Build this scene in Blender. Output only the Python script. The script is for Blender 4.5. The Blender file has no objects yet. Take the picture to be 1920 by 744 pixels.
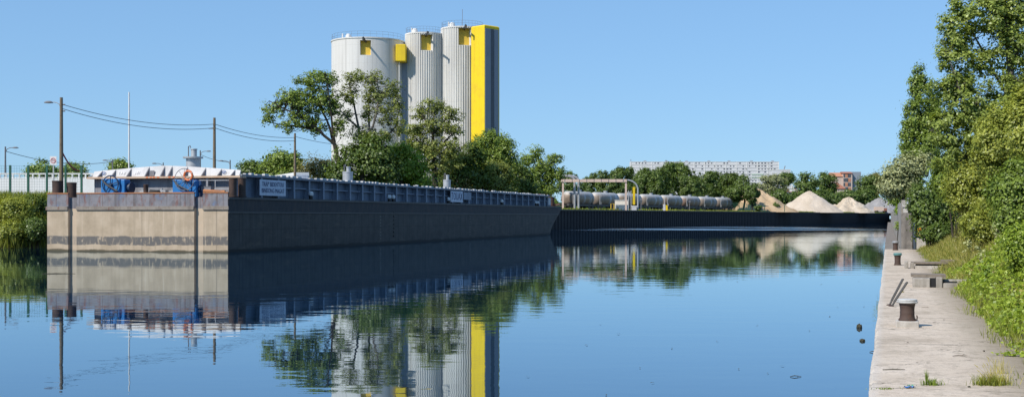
import bpy, bmesh, math, random
import numpy as np
from mathutils import Vector, Matrix
from mathutils import noise as mnoise

random.seed(7)
RNG = np.random.default_rng(11)
S = bpy.context.scene
COL = S.collection
F = 2400.0            # focal length in photo pixels (1920 wide)
EYE = 1.96            # eye height above the water
SA, CA = 0.2823, 0.9593   # direction of the quay / barge
def X(px, Z): return (px - 960.0) / F * Z
def H(py, Z): return EYE + (405.0 - py) / F * Z
def UV(u, v): return (CA * u + SA * v, -SA * u + CA * v)

# ------------------------------------------------------------------ materials
def newmat(name):
    m = bpy.data.materials.new(name); m.use_nodes = True
    nt = m.node_tree; nt.nodes.clear()
    out = nt.nodes.new('ShaderNodeOutputMaterial')
    return m, nt, out
def N(nt, t, **kw):
    n = nt.nodes.new(t)
    for k, v in kw.items(): setattr(n, k, v)
    return n
def col(c): return (c[0], c[1], c[2], 1.0)
def ramp(nt, fac, stops):
    r = N(nt, 'ShaderNodeValToRGB')
    e = r.color_ramp.elements
    while len(e) < len(stops): e.new(0.5)
    for i, (p, c) in enumerate(stops):
        e[i].position = p; e[i].color = col(c) if len(c) == 3 else c
    nt.links.new(fac, r.inputs[0])
    return r
def noise(nt, vec, scale, detail=4.0, rough=0.55):
    n = N(nt, 'ShaderNodeTexNoise')
    n.inputs['Scale'].default_value = scale; n.inputs['Detail'].default_value = detail
    n.inputs['Roughness'].default_value = rough
    nt.links.new(vec, n.inputs['Vector'])
    return n.outputs['Fac']
def mapping(nt, vec, scale=(1, 1, 1), rot=(0, 0, 0)):
    m = N(nt, 'ShaderNodeMapping')
    m.inputs['Scale'].default_value = scale; m.inputs['Rotation'].default_value = rot
    nt.links.new(vec, m.inputs['Vector'])
    return m.outputs['Vector']
def mix(nt, fac, a, b, blend='MIX'):
    m = N(nt, 'ShaderNodeMix', data_type='RGBA', blend_type=blend)
    for sock, v in ((m.inputs[0], fac), (m.inputs[6], a), (m.inputs[7], b)):
        if isinstance(v, (int, float)): sock.default_value = v
        elif isinstance(v, tuple): sock.default_value = col(v)
        else: nt.links.new(v, sock)
    return m.outputs[2]
def math_(nt, op, a, b=None, clamp=False):
    m = N(nt, 'ShaderNodeMath', operation=op); m.use_clamp = clamp
    for i, v in enumerate((a, b)):
        if v is None: continue
        if isinstance(v, (int, float)): m.inputs[i].default_value = v
        else: nt.links.new(v, m.inputs[i])
    return m.outputs[0]
def sstep(nt, v, lo, hi):
    m = N(nt, 'ShaderNodeMapRange', interpolation_type='SMOOTHSTEP')
    m.inputs[1].default_value = lo; m.inputs[2].default_value = hi
    nt.links.new(v, m.inputs[0])
    return m.outputs[0]
def coords(nt):
    t = N(nt, 'ShaderNodeTexCoord')
    return t.outputs['Object']
def sep(nt, v):
    s = N(nt, 'ShaderNodeSeparateXYZ'); nt.links.new(v, s.inputs[0]); return s.outputs
def bump(nt, h, strength=0.3, dist=0.02):
    b = N(nt, 'ShaderNodeBump'); b.inputs['Strength'].default_value = strength
    b.inputs['Distance'].default_value = dist
    nt.links.new(h, b.inputs['Height']); return b.outputs['Normal']
def principled(nt, out, color, rough=0.7, metal=0.0, normal=None, spec=0.4):
    p = N(nt, 'ShaderNodeBsdfPrincipled')
    if isinstance(color, tuple): p.inputs['Base Color'].default_value = col(color)
    else: nt.links.new(color, p.inputs['Base Color'])
    if isinstance(rough, (int, float)): p.inputs['Roughness'].default_value = rough
    else: nt.links.new(rough, p.inputs['Roughness'])
    p.inputs['Metallic'].default_value = metal
    p.inputs['Specular IOR Level'].default_value = spec
    if normal is not None: nt.links.new(normal, p.inputs['Normal'])
    nt.links.new(p.outputs[0], out.inputs['Surface'])
    return p

def weathered(name, base, dirt=None, scale=1.0, amount=0.5, rough=0.7, streak=0.0, rust=None, rust_amt=0.45, metal=0.0, bmp=0.15, bdist=0.01):
    """painted / raw surface with blotches, vertical streaks and optional rust"""
    m, nt, out = newmat(name)
    o = coords(nt)
    if dirt is None: dirt = tuple(c * 0.55 for c in base)
    n1 = noise(nt, o, 1.3 * scale, 6, 0.65)
    c = mix(nt, math_(nt, 'MULTIPLY', sstep(nt, n1, 0.42, 0.68), amount), base, dirt)
    if streak > 0:
        st = noise(nt, mapping(nt, o, (3.0 * scale, 3.0 * scale, 0.12 * scale)), 1.6, 5, 0.6)
        c = mix(nt, math_(nt, 'MULTIPLY', sstep(nt, st, 0.48, 0.66), streak), c, tuple(v * 0.8 for v in dirt))
    if rust is not None:
        n2 = noise(nt, mapping(nt, o, (1, 1, 0.45)), 2.1 * scale, 8, 0.7)
        c = mix(nt, sstep(nt, n2, 1 - rust_amt, 1 - rust_amt + 0.12), c, rust)
    f = noise(nt, o, 22 * scale, 3, 0.6)
    c = mix(nt, math_(nt, 'MULTIPLY', sstep(nt, f, 0.4, 0.75), 0.25), c, dirt)
    principled(nt, out, c, rough, metal, bump(nt, n1, bmp, bdist) if bmp else None)
    return m

def leafmat(name, dark, light, trans=0.3, nscale=0.5, yellow=None, gain=1.9):
    tw = (1.12, 1.10, .72)
    dark = tuple(c*gain*t for c, t in zip(dark, tw)); light = tuple(c*gain*1.22*t for c, t in zip(light, tw))
    m, nt, out = newmat(name)
    g = N(nt, 'ShaderNodeNewGeometry')
    n1 = noise(nt, g.outputs['Position'], nscale, 3, 0.6)
    f = math_(nt, 'ADD', math_(nt, 'MULTIPLY', g.outputs['Random Per Island'], 0.6), math_(nt, 'MULTIPLY', n1, 0.4))
    stops = [(0.15, dark), (0.85, light)]
    if yellow: stops.append((0.97, yellow))
    c = ramp(nt, f, stops).outputs[0]
    d = N(nt, 'ShaderNodeBsdfDiffuse'); nt.links.new(c, d.inputs[0])
    t = N(nt, 'ShaderNodeBsdfTranslucent')
    nt.links.new(mix(nt, 1.0, c, (1.25, 1.2, 0.5), 'MULTIPLY'), t.inputs[0])
    s = N(nt, 'ShaderNodeMixShader'); s.inputs[0].default_value = trans
    nt.links.new(d.outputs[0], s.inputs[1]); nt.links.new(t.outputs[0], s.inputs[2])
    gl = N(nt, 'ShaderNodeBsdfGlossy'); gl.inputs['Roughness'].default_value = 0.42
    gl.inputs[0].default_value = (0.8, 0.85, 0.8, 1)
    s2 = N(nt, 'ShaderNodeMixShader'); s2.inputs[0].default_value = 0.03
    nt.links.new(s.outputs[0], s2.inputs[1]); nt.links.new(gl.outputs[0], s2.inputs[2])
    nt.links.new(s2.outputs[0], out.inputs['Surface'])
    return m

M = {}
M['leaf_mid'] = leafmat('leaf_mid', (.036, .060, .014), (.115, .155, .036))
M['leaf_olive'] = leafmat('leaf_olive', (.044, .060, .020), (.140, .158, .054))
M['leaf_bright'] = leafmat('leaf_bright', (.045, .085, .014), (.135, .190, .030), .38)
M['leaf_dark'] = leafmat('leaf_dark', (.020, .038, .012), (.070, .100, .028))
M['leaf_row'] = leafmat('leaf_row', (.022, .042, .014), (.070, .100, .032), .28, .3)
M['leaf_grey'] = leafmat('leaf_grey', (.10, .12, .085), (.24, .26, .19), .25, gain=1.1)
M['leaf_pale'] = leafmat('leaf_pale', (.16, .19, .11), (.40, .42, .32), .25, gain=1.1)
M['leaf_brown'] = leafmat('leaf_brown', (.050, .050, .022), (.105, .100, .050), .25)
M['leaf_poplar'] = leafmat('leaf_poplar', (.050, .074, .022), (.155, .190, .060), .38, .7, (.26, .29, .17))
M['leaf_near'] = leafmat('leaf_near', (.062, .084, .018), (.190, .205, .055), .38, .8)
M['leaf_cover'] = leafmat('leaf_cover', (.050, .086, .012), (.170, .215, .038), .4, .7)
M['grass_dry'] = leafmat('grass_dry', (.16, .15, .05), (.42, .37, .18), .3, 1.0, gain=1.1)
M['grass_straw'] = leafmat('grass_straw', (.26, .24, .07), (.55, .48, .20), .3, 1.5, gain=1.1)
M['grass_green'] = leafmat('grass_green', (.08, .11, .02), (.26, .28, .07), .35, 1.5, gain=1.1)
M['bark'] = weathered('bark', (.055, .046, .034), (.03, .025, .018), 2.0, .7, .9)
M['bark_pale'] = weathered('bark_pale', (.15, .135, .11), (.05, .045, .04), 3.0, .7, .9)

# water ------------------------------------------------------------
def water_mat():
    m, nt, out = newmat('water')
    g = N(nt, 'ShaderNodeNewGeometry'); pos = g.outputs['Position']
    xyz = sep(nt, pos)
    big = noise(nt, mapping(nt, pos, (0.035, 0.06, 1)), 1.0, 3, .5)
    calm = sstep(nt, big, .35, .70)
    w1 = noise(nt, mapping(nt, pos, (0.55, 1.1, 1), (0, 0, .25)), 1.0, 2.0, .5)
    w2 = noise(nt, mapping(nt, pos, (1.7, 4.0, 1), (0, 0, -.15)), 1.0, 2.0, .5)
    # fine cat's paws blown across the far basin
    far = math_(nt, 'MULTIPLY', sstep(nt, xyz[1], 168, 186), math_(nt, 'SUBTRACT', 1.0, sstep(nt, xyz[1], 222, 262)))
    side = math_(nt, 'MULTIPLY', sstep(nt, xyz[0], 2, 12), sstep(nt, xyz[0], 62, 38))
    stn = noise(nt, mapping(nt, pos, (0.02, 0.11, 1), (0, 0, .1)), 1.0, 3, .55)
    paws = math_(nt, 'MULTIPLY', math_(nt, 'MULTIPLY', far, side), sstep(nt, stn, .475, .55))
    hgt = math_(nt, 'ADD', math_(nt, 'MULTIPLY', w1, 1.0), math_(nt, 'MULTIPLY', w2, .22))
    amp = math_(nt, 'ADD', .35, math_(nt, 'MULTIPLY', calm, .9))
    hgt = math_(nt, 'MULTIPLY', hgt, amp)
    b = N(nt, 'ShaderNodeBump'); b.inputs['Strength'].default_value = 1.0; b.inputs['Distance'].default_value = 0.0046
    nt.links.new(hgt, b.inputs['Height'])
    rough = math_(nt, 'ADD', 0.012, math_(nt, 'MULTIPLY', paws, .27))
    dirt = noise(nt, pos, .05, 3, .5)
    c = mix(nt, dirt, (.003, .017, .045), (.005, .020, .042))
    d = N(nt, 'ShaderNodeBsdfDiffuse'); nt.links.new(c, d.inputs[0])
    gl = N(nt, 'ShaderNodeBsdfGlossy'); gl.inputs[0].default_value = (.83, .935, 1, 1)
    nt.links.new(rough, gl.inputs['Roughness']); nt.links.new(b.outputs['Normal'], gl.inputs['Normal'])
    fr = N(nt, 'ShaderNodeFresnel'); fr.inputs['IOR'].default_value = 1.333
    f = math_(nt, 'POWER', fr.outputs[0], .60)
    mx = N(nt, 'ShaderNodeMixShader'); nt.links.new(f, mx.inputs[0]); nt.links.new(d.outputs[0], mx.inputs[1]); nt.links.new(gl.outputs[0], mx.inputs[2])
    nt.links.new(mx.outputs[0], out.inputs['Surface'])
    return m
M['water'] = water_mat()

def quay_mat():
    m, nt, out = newmat('quay_concrete')
    o = coords(nt); s = sep(nt, o)
    n1 = noise(nt, o, .9, 8, .65); n2 = noise(nt, o, 7, 8, .7); n3 = noise(nt, o, 60, 4, .7)
    c = ramp(nt, n1, [(.30, (.37, .305, .235)), (.48, (.56, .47, .375)), (.66, (.65, .555, .455))]).outputs[0]
    c = mix(nt, math_(nt, 'MULTIPLY', sstep(nt, n2, .50, .66), .55), c, (.30, .25, .195))
    n4 = noise(nt, mapping(nt, o, (1.6, .8, 1)), 2.4, 10, .78)
    c = mix(nt, math_(nt, 'MULTIPLY', sstep(nt, n4, .50, .66), .55), c, (.30, .25, .185))
    n5 = noise(nt, o, 17, 6, .75)
    c = mix(nt, math_(nt, 'MULTIPLY', sstep(nt, n5, .54, .68), .5), c, (.24, .20, .155))
    c = mix(nt, math_(nt, 'MULTIPLY', sstep(nt, n3, .55, .72), .55), c, (.20, .18, .15))
    c = mix(nt, math_(nt, 'MULTIPLY', sstep(nt, n3, .50, .30), .35), c, (.74, .66, .57))
    # expansion joints and cracks
    wob = math_(nt, 'MULTIPLY', math_(nt, 'SUBTRACT', noise(nt, o, 3, 5, .6), .5), .10)
    t = math_(nt, 'PINGPONG', math_(nt, 'ADD', math_(nt, 'ADD', s[1], wob), 0.55), 2.05)
    j = math_(nt, 'LESS_THAN', t, .014)
    j = math_(nt, 'MULTIPLY', j, sstep(nt, noise(nt, o, 1.7, 3, .5), .40, .55))
    c = mix(nt, math_(nt, 'MULTIPLY', j, .8), c, (.06, .05, .04))
    v = N(nt, 'ShaderNodeTexVoronoi', feature='DISTANCE_TO_EDGE'); v.inputs['Scale'].default_value = .55
    wv = N(nt, 'ShaderNodeVectorMath', operation='ADD')
    nz = N(nt, 'ShaderNodeTexNoise'); nz.inputs['Scale'].default_value = 2.5; nz.inputs['Detail'].default_value = 6
    nt.links.new(o, nz.inputs['Vector']); nt.links.new(o, wv.inputs[0]); nt.links.new(nz.outputs['Color'], wv.inputs[1])
    nt.links.new(wv.outputs[0], v.inputs['Vector'])
    ck = math_(nt, 'MULTIPLY', math_(nt, 'LESS_THAN', v.outputs['Distance'], .007), sstep(nt, n1, .46, .58))
    c = mix(nt, math_(nt, 'MULTIPLY', ck, .7), c, (.09, .075, .055))
    # dirt and litter gathered towards the bank side
    e = math_(nt, 'MULTIPLY', sstep(nt, math_(nt, 'ADD', s[0], math_(nt, 'MULTIPLY', n1, .9)), 1.1, 1.9), .75)
    c = mix(nt, e, c, (.20, .165, .11))
    # worn pale nosing
    ed = sstep(nt, math_(nt, 'ADD', s[0], math_(nt, 'MULTIPLY', n2, .12)), .02, -.10)
    c = mix(nt, math_(nt, 'MULTIPLY', ed, .5), c, (.56, .53, .49))
    h = math_(nt, 'ADD', math_(nt, 'ADD', math_(nt, 'MULTIPLY', n1, .8), math_(nt, 'MULTIPLY', n2, .35)), math_(nt, 'MULTIPLY', n3, .10))
    principled(nt, out, c, .92, 0, bump(nt, h, .8, .035), .2)
    return m
M['quay'] = quay_mat()
M['concrete'] = weathered('concrete', (.40, .37, .33), (.18, .16, .13), 1.5, .7, .9, .35, bmp=.5, bdist=.02)
M['concrete_dark'] = weathered('concrete_dark', (.25, .225, .20), (.10, .09, .08), 1.6, .7, .9, .5, bmp=.5, bdist=.02)
M['concrete_pale'] = weathered('concrete_pale', (.52, .49, .45), (.28, .25, .21), 2.2, .6, .9, .2, bmp=.4)

def ground_mat():
    m, nt, out = newmat('ground_cover_soil')
    g = N(nt, 'ShaderNodeNewGeometry')
    n1 = noise(nt, g.outputs['Position'], .22, 7, .7); n2 = noise(nt, g.outputs['Position'], 3.5, 5, .7)
    c = ramp(nt, n1, [(.32, (.055, .075, .022)), (.50, (.105, .115, .045)), (.66, (.20, .175, .10))]).outputs[0]
    c = mix(nt, math_(nt, 'MULTIPLY', n2, .6), c, (.05, .06, .02))
    principled(nt, out, c, .95, 0, bump(nt, n2, .5, .1), .1)
    return m
M['ground'] = ground_mat()
def bank_mat():
    m, nt, out = newmat('bank_soil')
    g = N(nt, 'ShaderNodeNewGeometry')
    n1 = noise(nt, g.outputs['Position'], .8, 7, .7); n2 = noise(nt, g.outputs['Position'], 9, 5, .7)
    c = ramp(nt, n1, [(.32, (.05, .055, .018)), (.50, (.12, .105, .05)), (.66, (.26, .215, .14))]).outputs[0]
    c = mix(nt, math_(nt, 'MULTIPLY', n2, .6), c, (.06, .05, .03))
    principled(nt, out, c, .95, 0, bump(nt, n2, .6, .08), .1)
    return m
M['bank'] = bank_mat()

def hull_mat():
    m, nt, out = newmat('barge_hull_paint')
    o = coords(nt); s = sep(nt, o); x, y, z = s[0], s[1], s[2]
    wob = math_(nt, 'MULTIPLY', math_(nt, 'SUBTRACT', noise(nt, mapping(nt, o, (.5, .5, .4)), 1.0, 6, .65), .5), .34)
    zz = math_(nt, 'ADD', z, wob)
    n1 = noise(nt, o, 1.1, 7, .65)
    st = noise(nt, mapping(nt, o, (2.6, 2.6, .10)), 1.5, 6, .62)
    tan = ramp(nt, n1, [(.30, (.37, .295, .205)), (.55, (.49, .395, .285)), (.75, (.56, .465, .35))]).outputs[0]
    tan = mix(nt, math_(nt, 'MULTIPLY', sstep(nt, st, .50, .66), .45), tan, (.34, .275, .20))
    tan = mix(nt, math_(nt, 'MULTIPLY', sstep(nt, st, .42, .32), .45), tan, (.68, .58, .46))
    # seams between plates
    px_ = math_(nt, 'PINGPONG', math_(nt, 'ADD', x, .7), 2.3)
    tan = mix(nt, math_(nt, 'MULTIPLY', math_(nt, 'LESS_THAN', px_, .02), .55), tan, (.14, .12, .10))
    # weed band at the old water mark
    n3 = noise(nt, mapping(nt, o, (3, 3, 1.2)), 1.6, 8, .7)
    band = math_(nt, 'MULTIPLY', sstep(nt, zz, .34, .40), sstep(nt, zz, .88, .80))
    bandn = math_(nt, 'MULTIPLY', math_(nt, 'MULTIPLY', band, sstep(nt, n3, .34, .50)), .92)
    tan = mix(nt, bandn, tan, (.115, .115, .115))
    low = sstep(nt, zz, .14, .04)
    tan = mix(nt, low, tan, (.10, .085, .055))
    # upper steel belt: blue grey with rust and old blue paint
    rn = noise(nt, mapping(nt, o, (1.6, 1.6, .6)), 1.7, 8, .72)
    bn = noise(nt, o, .8, 5, .6)
    steel = ramp(nt, bn, [(.35, (.12, .12, .135)), (.50, (.245, .24, .26)), (.60, (.18, .185, .21)), (.70, (.13, .21, .38))]).outputs[0]
    steel = mix(nt, math_(nt, 'MULTIPLY', sstep(nt, rn, .50, .64), .75), steel, (.20, .075, .05))
    steel = mix(nt, math_(nt, 'MULTIPLY', sstep(nt, st, .52, .64), .5), steel, (.09, .075, .07))
    sx = math_(nt, 'PINGPONG', math_(nt, 'ADD', x, .3), .75)
    steel = mix(nt, math_(nt, 'MULTIPLY', math_(nt, 'LESS_THAN', sx, .018), .6), steel, (.10, .06, .05))
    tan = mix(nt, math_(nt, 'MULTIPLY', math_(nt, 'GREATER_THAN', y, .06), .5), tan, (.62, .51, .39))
    up = sstep(nt, z, 2.36, 2.40)
    stern = mix(nt, up, tan, steel)
    # side: dark paint, the belt darker still
    sd = ramp(nt, n1, [(.30, (.046, .043, .039)), (.70, (.088, .081, .071))]).outputs[0]
    sd = mix(nt, math_(nt, 'MULTIPLY', sstep(nt, st, .48, .66), .5), sd, (.022, .022, .023))
    sd = mix(nt, math_(nt, 'MULTIPLY', sstep(nt, st, .40, .30), .5), sd, (.105, .098, .086))
    ub = ramp(nt, rn, [(.40, (.030, .032, .036)), (.58, (.052, .046, .045)), (.70, (.085, .05, .036))]).outputs[0]
    vy = math_(nt, 'PINGPONG', math_(nt, 'ADD', y, .4), 3.1)
    sd = mix(nt, math_(nt, 'MULTIPLY', math_(nt, 'LESS_THAN', vy, .02), .6), sd, (.016, .016, .016))
    vz = math_(nt, 'ABSOLUTE', math_(nt, 'SUBTRACT', z, 1.22))
    sd = mix(nt, math_(nt, 'MULTIPLY', math_(nt, 'LESS_THAN', vz, .015), .5), sd, (.016, .016, .016))
    sn = noise(nt, mapping(nt, o, (1, .35, 1.5)), 1.3, 8, .7)
    sd = mix(nt, math_(nt, 'MULTIPLY', sstep(nt, sn, .54, .66), .55), sd, (.135, .112, .085))
    sd = mix(nt, sstep(nt, zz, 2.12, 2.22), sd, ub)
    sd = mix(nt, sstep(nt, zz, .22, .08), sd, (.02, .02, .018))
    side = math_(nt, 'MAXIMUM', sstep(nt, x, -.03, -.012), math_(nt, 'GREATER_THAN', y, 2.0))
    c = mix(nt, side, stern, sd)
    principled(nt, out, c, .72, 0, bump(nt, math_(nt, 'ADD', n1, math_(nt, 'MULTIPLY', bn, 1.5)), .3, .03), .3)
    return m
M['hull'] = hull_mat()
M['deck'] = weathered('deck_steel', (.17, .10, .07), (.09, .06, .05), 1.2, .7, .8, rust=(.26, .11, .06), rust_amt=.5)
M['deck_red'] = weathered('deck_red', (.40, .13, .09), (.24, .10, .08), 1.2, .6, .8)
M['rust_edge'] = weathered('rust_edge', (.46, .20, .085), (.24, .12, .08), 1.5, .7, .85, rust=(.16, .10, .09), rust_amt=.42)
M['strake'] = weathered('strake', (.30, .265, .225), (.15, .12, .10), 1.4, .7, .8, .3, rust=(.17, .08, .055), rust_amt=.42)
M['coaming'] = weathered('coaming_blue_grey', (.155, .200, .270), (.08, .10, .13), 1.0, .6, .6, .4, rust=(.13, .085, .07), rust_amt=.36)
M['stiffener'] = weathered('stiffener_blue_grey', (.24, .29, .37), (.12, .15, .19), 1.0, .5, .6, .2)
M['flange'] = weathered('flange_grey', (.21, .23, .27), (.11, .12, .14), 1.0, .5, .6)
M['pale_trim'] = weathered('pale_trim', (.62, .62, .62), (.36, .35, .35), 2.0, .6, .6)
M['hatch'] = weathered('hatch_plate', (.55, .55, .56), (.38, .37, .36), .8, .45, .55, .35, rust=(.34, .22, .15), rust_amt=.26)
M['bracket'] = weathered('bracket_grey', (.20, .20, .22), (.12, .12, .13), 1.5, .5, .6)
M['ledge'] = weathered('ledge_rusty', (.56, .42, .30), (.38, .24, .14), 1.4, .6, .7, rust=(.36, .13, .05), rust_amt=.42)
M['bulkhead'] = weathered('bulkhead_grey', (.30, .31, .34), (.16, .16, .18), .9, .7, .6, .5, rust=(.25, .14, .09), rust_amt=.34)
M['winch_blue'] = weathered('winch_blue', (.025, .19, .50), (.02, .10, .26), 1.6, .5, .45, .2)
M['winch_dark'] = weathered('winch_dark', (.012, .035, .09), (.02, .03, .05), 1.6, .5, .5)
M['steel'] = weathered('galvanised', (.46, .47, .48), (.28, .28, .28), 1.5, .5, .45, metal=.3)
M['steel_dark'] = weathered('dark_steel', (.07, .068, .066), (.035, .033, .03), 2.0, .6, .6, rust=(.12, .06, .04), rust_amt=.4)
M['bollard_rust'] = weathered('bollard_rust', (.075, .046, .036), (.035, .026, .022), 3.0, .7, .75, rust=(.17, .075, .04), rust_amt=.42, bmp=.4)
M['black'] = weathered('black_paint', (.015, .015, .016), (.008, .008, .008), 2, .5, .6)
M['white'] = weathered('white_paint', (.78, .78, .77), (.56, .54, .50), 1.0, .4, .6, .25)
M['white_clean'] = weathered('white_panel', (.80, .80, .80), (.66, .65, .63), .6, .4, .6)
M['red'] = weathered('red_paint', (.55, .04, .04), (.35, .04, .04), 2, .4, .5)
M['orange'] = weathered('orange_plastic', (.72, .19, .06), (.50, .15, .06), 3, .4, .5)
M['sign_pale'] = weathered('sign_pale', (.62, .66, .74), (.42, .46, .54), 2, .5, .6, .3)
M['sign_blue'] = weathered('sign_blue', (.035, .055, .14), (.05, .07, .15), 2, .5, .6)
M['faint'] = weathered('faint_lettering', (.76, .76, .76), (.62, .61, .6), 2, .5, .6)
M['emblem_blue'] = weathered('emblem_blue', (.05, .16, .42), (.05, .12, .3), 2, .4, .6)
def silo_mat(name, pale, dirt):
    m, nt, out = newmat(name)
    o = coords(nt)
    n1 = noise(nt, mapping(nt, o, (.25, .25, .05)), 1.2, 6, .6)
    st = noise(nt, mapping(nt, o, (1.6, 1.6, .02)), 1.4, 5, .65)
    s = sep(nt, o)
    c = mix(nt, math_(nt, 'MULTIPLY', sstep(nt, n1, .40, .70), .45), pale, dirt)
    c = mix(nt, math_(nt, 'MULTIPLY', sstep(nt, st, .50, .64), .5), c, tuple(v * .78 for v in dirt))
    t = math_(nt, 'PINGPONG', s[2], 1.9)
    c = mix(nt, math_(nt, 'MULTIPLY', math_(nt, 'LESS_THAN', t, .07), .22), c, dirt)
    principled(nt, out, c, .8, 0, None, .3)
    return m
M['silo'] = silo_mat('silo_concrete', (.70, .69, .665), (.54, .525, .50))
M['silo_rib'] = silo_mat('silo_cladding', (.68, .67, .64), (.46, .445, .42))
M['yellow'] = weathered('yellow_cladding', (.83, .60, .012), (.66, .46, .03), .35, .6, .55, .35)
M['yellow_soft'] = weathered('yellow_panel', (.74, .50, .06), (.60, .40, .06), .5, .4, .6)
M['tower_grey'] = weathered('tower_grey', (.27, .30, .35), (.20, .22, .26), .2, .4, .6)
M['tower_dark'] = weathered('tower_dark', (.11, .12, .14), (.08, .09, .10), .3, .4, .6)
M['pole_wood'] = weathered('pole_wood', (.22, .17, .115), (.11, .085, .06), 3, .6, .9)
M['cable'] = weathered('cable_black', (.06, .065, .075), (.05, .05, .06), 2, .3, .6, bmp=0)
M['red_hose'] = weathered('red_hose', (.42, .05, .07), (.25, .04, .05), 2, .4, .6, bmp=0)
M['fence_green'] = weathered('fence_green', (.03, .12, .085), (.02, .08, .06), 2, .4, .6, bmp=0)
M['sheet_pile'] = weathered('sheet_pile', (.012, .013, .016), (.006, .006, .008), .6, .6, .75, .5, rust=(.018, .014, .013), rust_amt=.36)
M['cap'] = weathered('wall_capping', (.17, .155, .125), (.08, .075, .06), 1, .6, .9)
def tank_mat(i, base, stain):
    m, nt, out = newmat('tank_paint')
    o = coords(nt); s = sep(nt, o)
    n1 = noise(nt, mapping(nt, o, (.5, .5, .5)), 1.0 + .13 * i, 6, .65)
    ax = noise(nt, mapping(nt, o, (.3, .7, .18)), 1.1, 4, .6)
    c = mix(nt, math_(nt, 'MULTIPLY', sstep(nt, ax, .42, .56), .9), base, stain)
    c = mix(nt, math_(nt, 'MULTIPLY', sstep(nt, n1, .5, .7), .4), c, tuple(v * .5 for v in stain))
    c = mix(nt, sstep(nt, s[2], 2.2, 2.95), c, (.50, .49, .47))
    principled(nt, out, c, .5, .1, None, .4)
    return m
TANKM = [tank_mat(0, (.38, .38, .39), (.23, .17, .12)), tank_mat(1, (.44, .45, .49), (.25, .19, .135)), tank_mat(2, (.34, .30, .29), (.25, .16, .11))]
M['gantry_pink'] = weathered('gantry_paint', (.68, .52, .43), (.52, .40, .33), 1, .4, .6)
M['kiosk'] = weathered('kiosk_cream', (.84, .78, .68), (.70, .64, .54), 1, .4, .7)
M['glass_dark'] = weathered('dark_window', (.09, .10, .12), (.06, .07, .08), .3, .3, .25, bmp=0)
M['facade'] = weathered('facade_white', (.66, .66, .68), (.56, .56, .58), .05, .4, .7, bmp=0)
M['facade_pink'] = weathered('facade_pink', (.58, .46, .40), (.48, .37, .32), .1, .4, .8, bmp=0)
M['facade_orange'] = weathered('facade_orange', (.50, .24, .15), (.40, .19, .12), .1, .4, .8, bmp=0)
M['roof_tile'] = weathered('roof_tile', (.34, .14, .09), (.22, .09, .06), .4, .5, .85, bmp=0)
M['pale_green'] = weathered('pale_green', (.46, .56, .47), (.38, .47, .40), .3, .4, .7, bmp=0)
def heap_mat(name, a, b, c3):
    m, nt, out = newmat(name)
    o = coords(nt)
    n1 = noise(nt, mapping(nt, o, (1, 1, .35)), .35, 8, .65); n2 = noise(nt, o, 3.2, 6, .7)
    c = ramp(nt, n1, [(.32, b), (.55, a), (.75, c3)]).outputs[0]
    c = mix(nt, math_(nt, 'MULTIPLY', n2, .25), c, b)
    principled(nt, out, c, .95, 0, bump(nt, n2, .7, .15), .1)
    return m
M['sand_ochre'] = heap_mat('sand_ochre', (.58, .42, .26), (.44, .30, .17), (.66, .50, .32))
M['sand_beige'] = heap_mat('sand_beige', (.60, .51, .41), (.48, .40, .31), (.68, .59, .49))
M['sand_pale'] = heap_mat('sand_pale', (.60, .51, .40), (.42, .34, .25), (.68, .60, .50))
M['gravel_grey'] = heap_mat('gravel_grey', (.33, .32, .32), (.24, .235, .235), (.40, .39, .38))
M['teal'] = weathered('teal_paint', (.10, .30, .30), (.16, .20, .19), 8, .6, .6)
M['cap_white'] = weathered('cap_white', (.58, .58, .56), (.36, .34, .31), 9, .6, .6, bmp=.3)
M['graf_orange'] = weathered('graffiti_orange', (.75, .30, .03), (.62, .24, .03), 3, .3, .8, bmp=0)
M['blue_litter'] = weathered('blue_plastic', (.05, .17, .45), (.04, .12, .3), 9, .3, .4, bmp=0)
M['green_litter'] = weathered('green_plastic', (.10, .32, .20), (.08, .22, .14), 9, .3, .5, bmp=0)
M['debris'] = weathered('wet_debris', (.06, .055, .03), (.025, .025, .015), 9, .6, .7)
M['wood_grey'] = weathered('wood_grey', (.24, .20, .16), (.12, .10, .08), 6, .6, .9)

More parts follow.
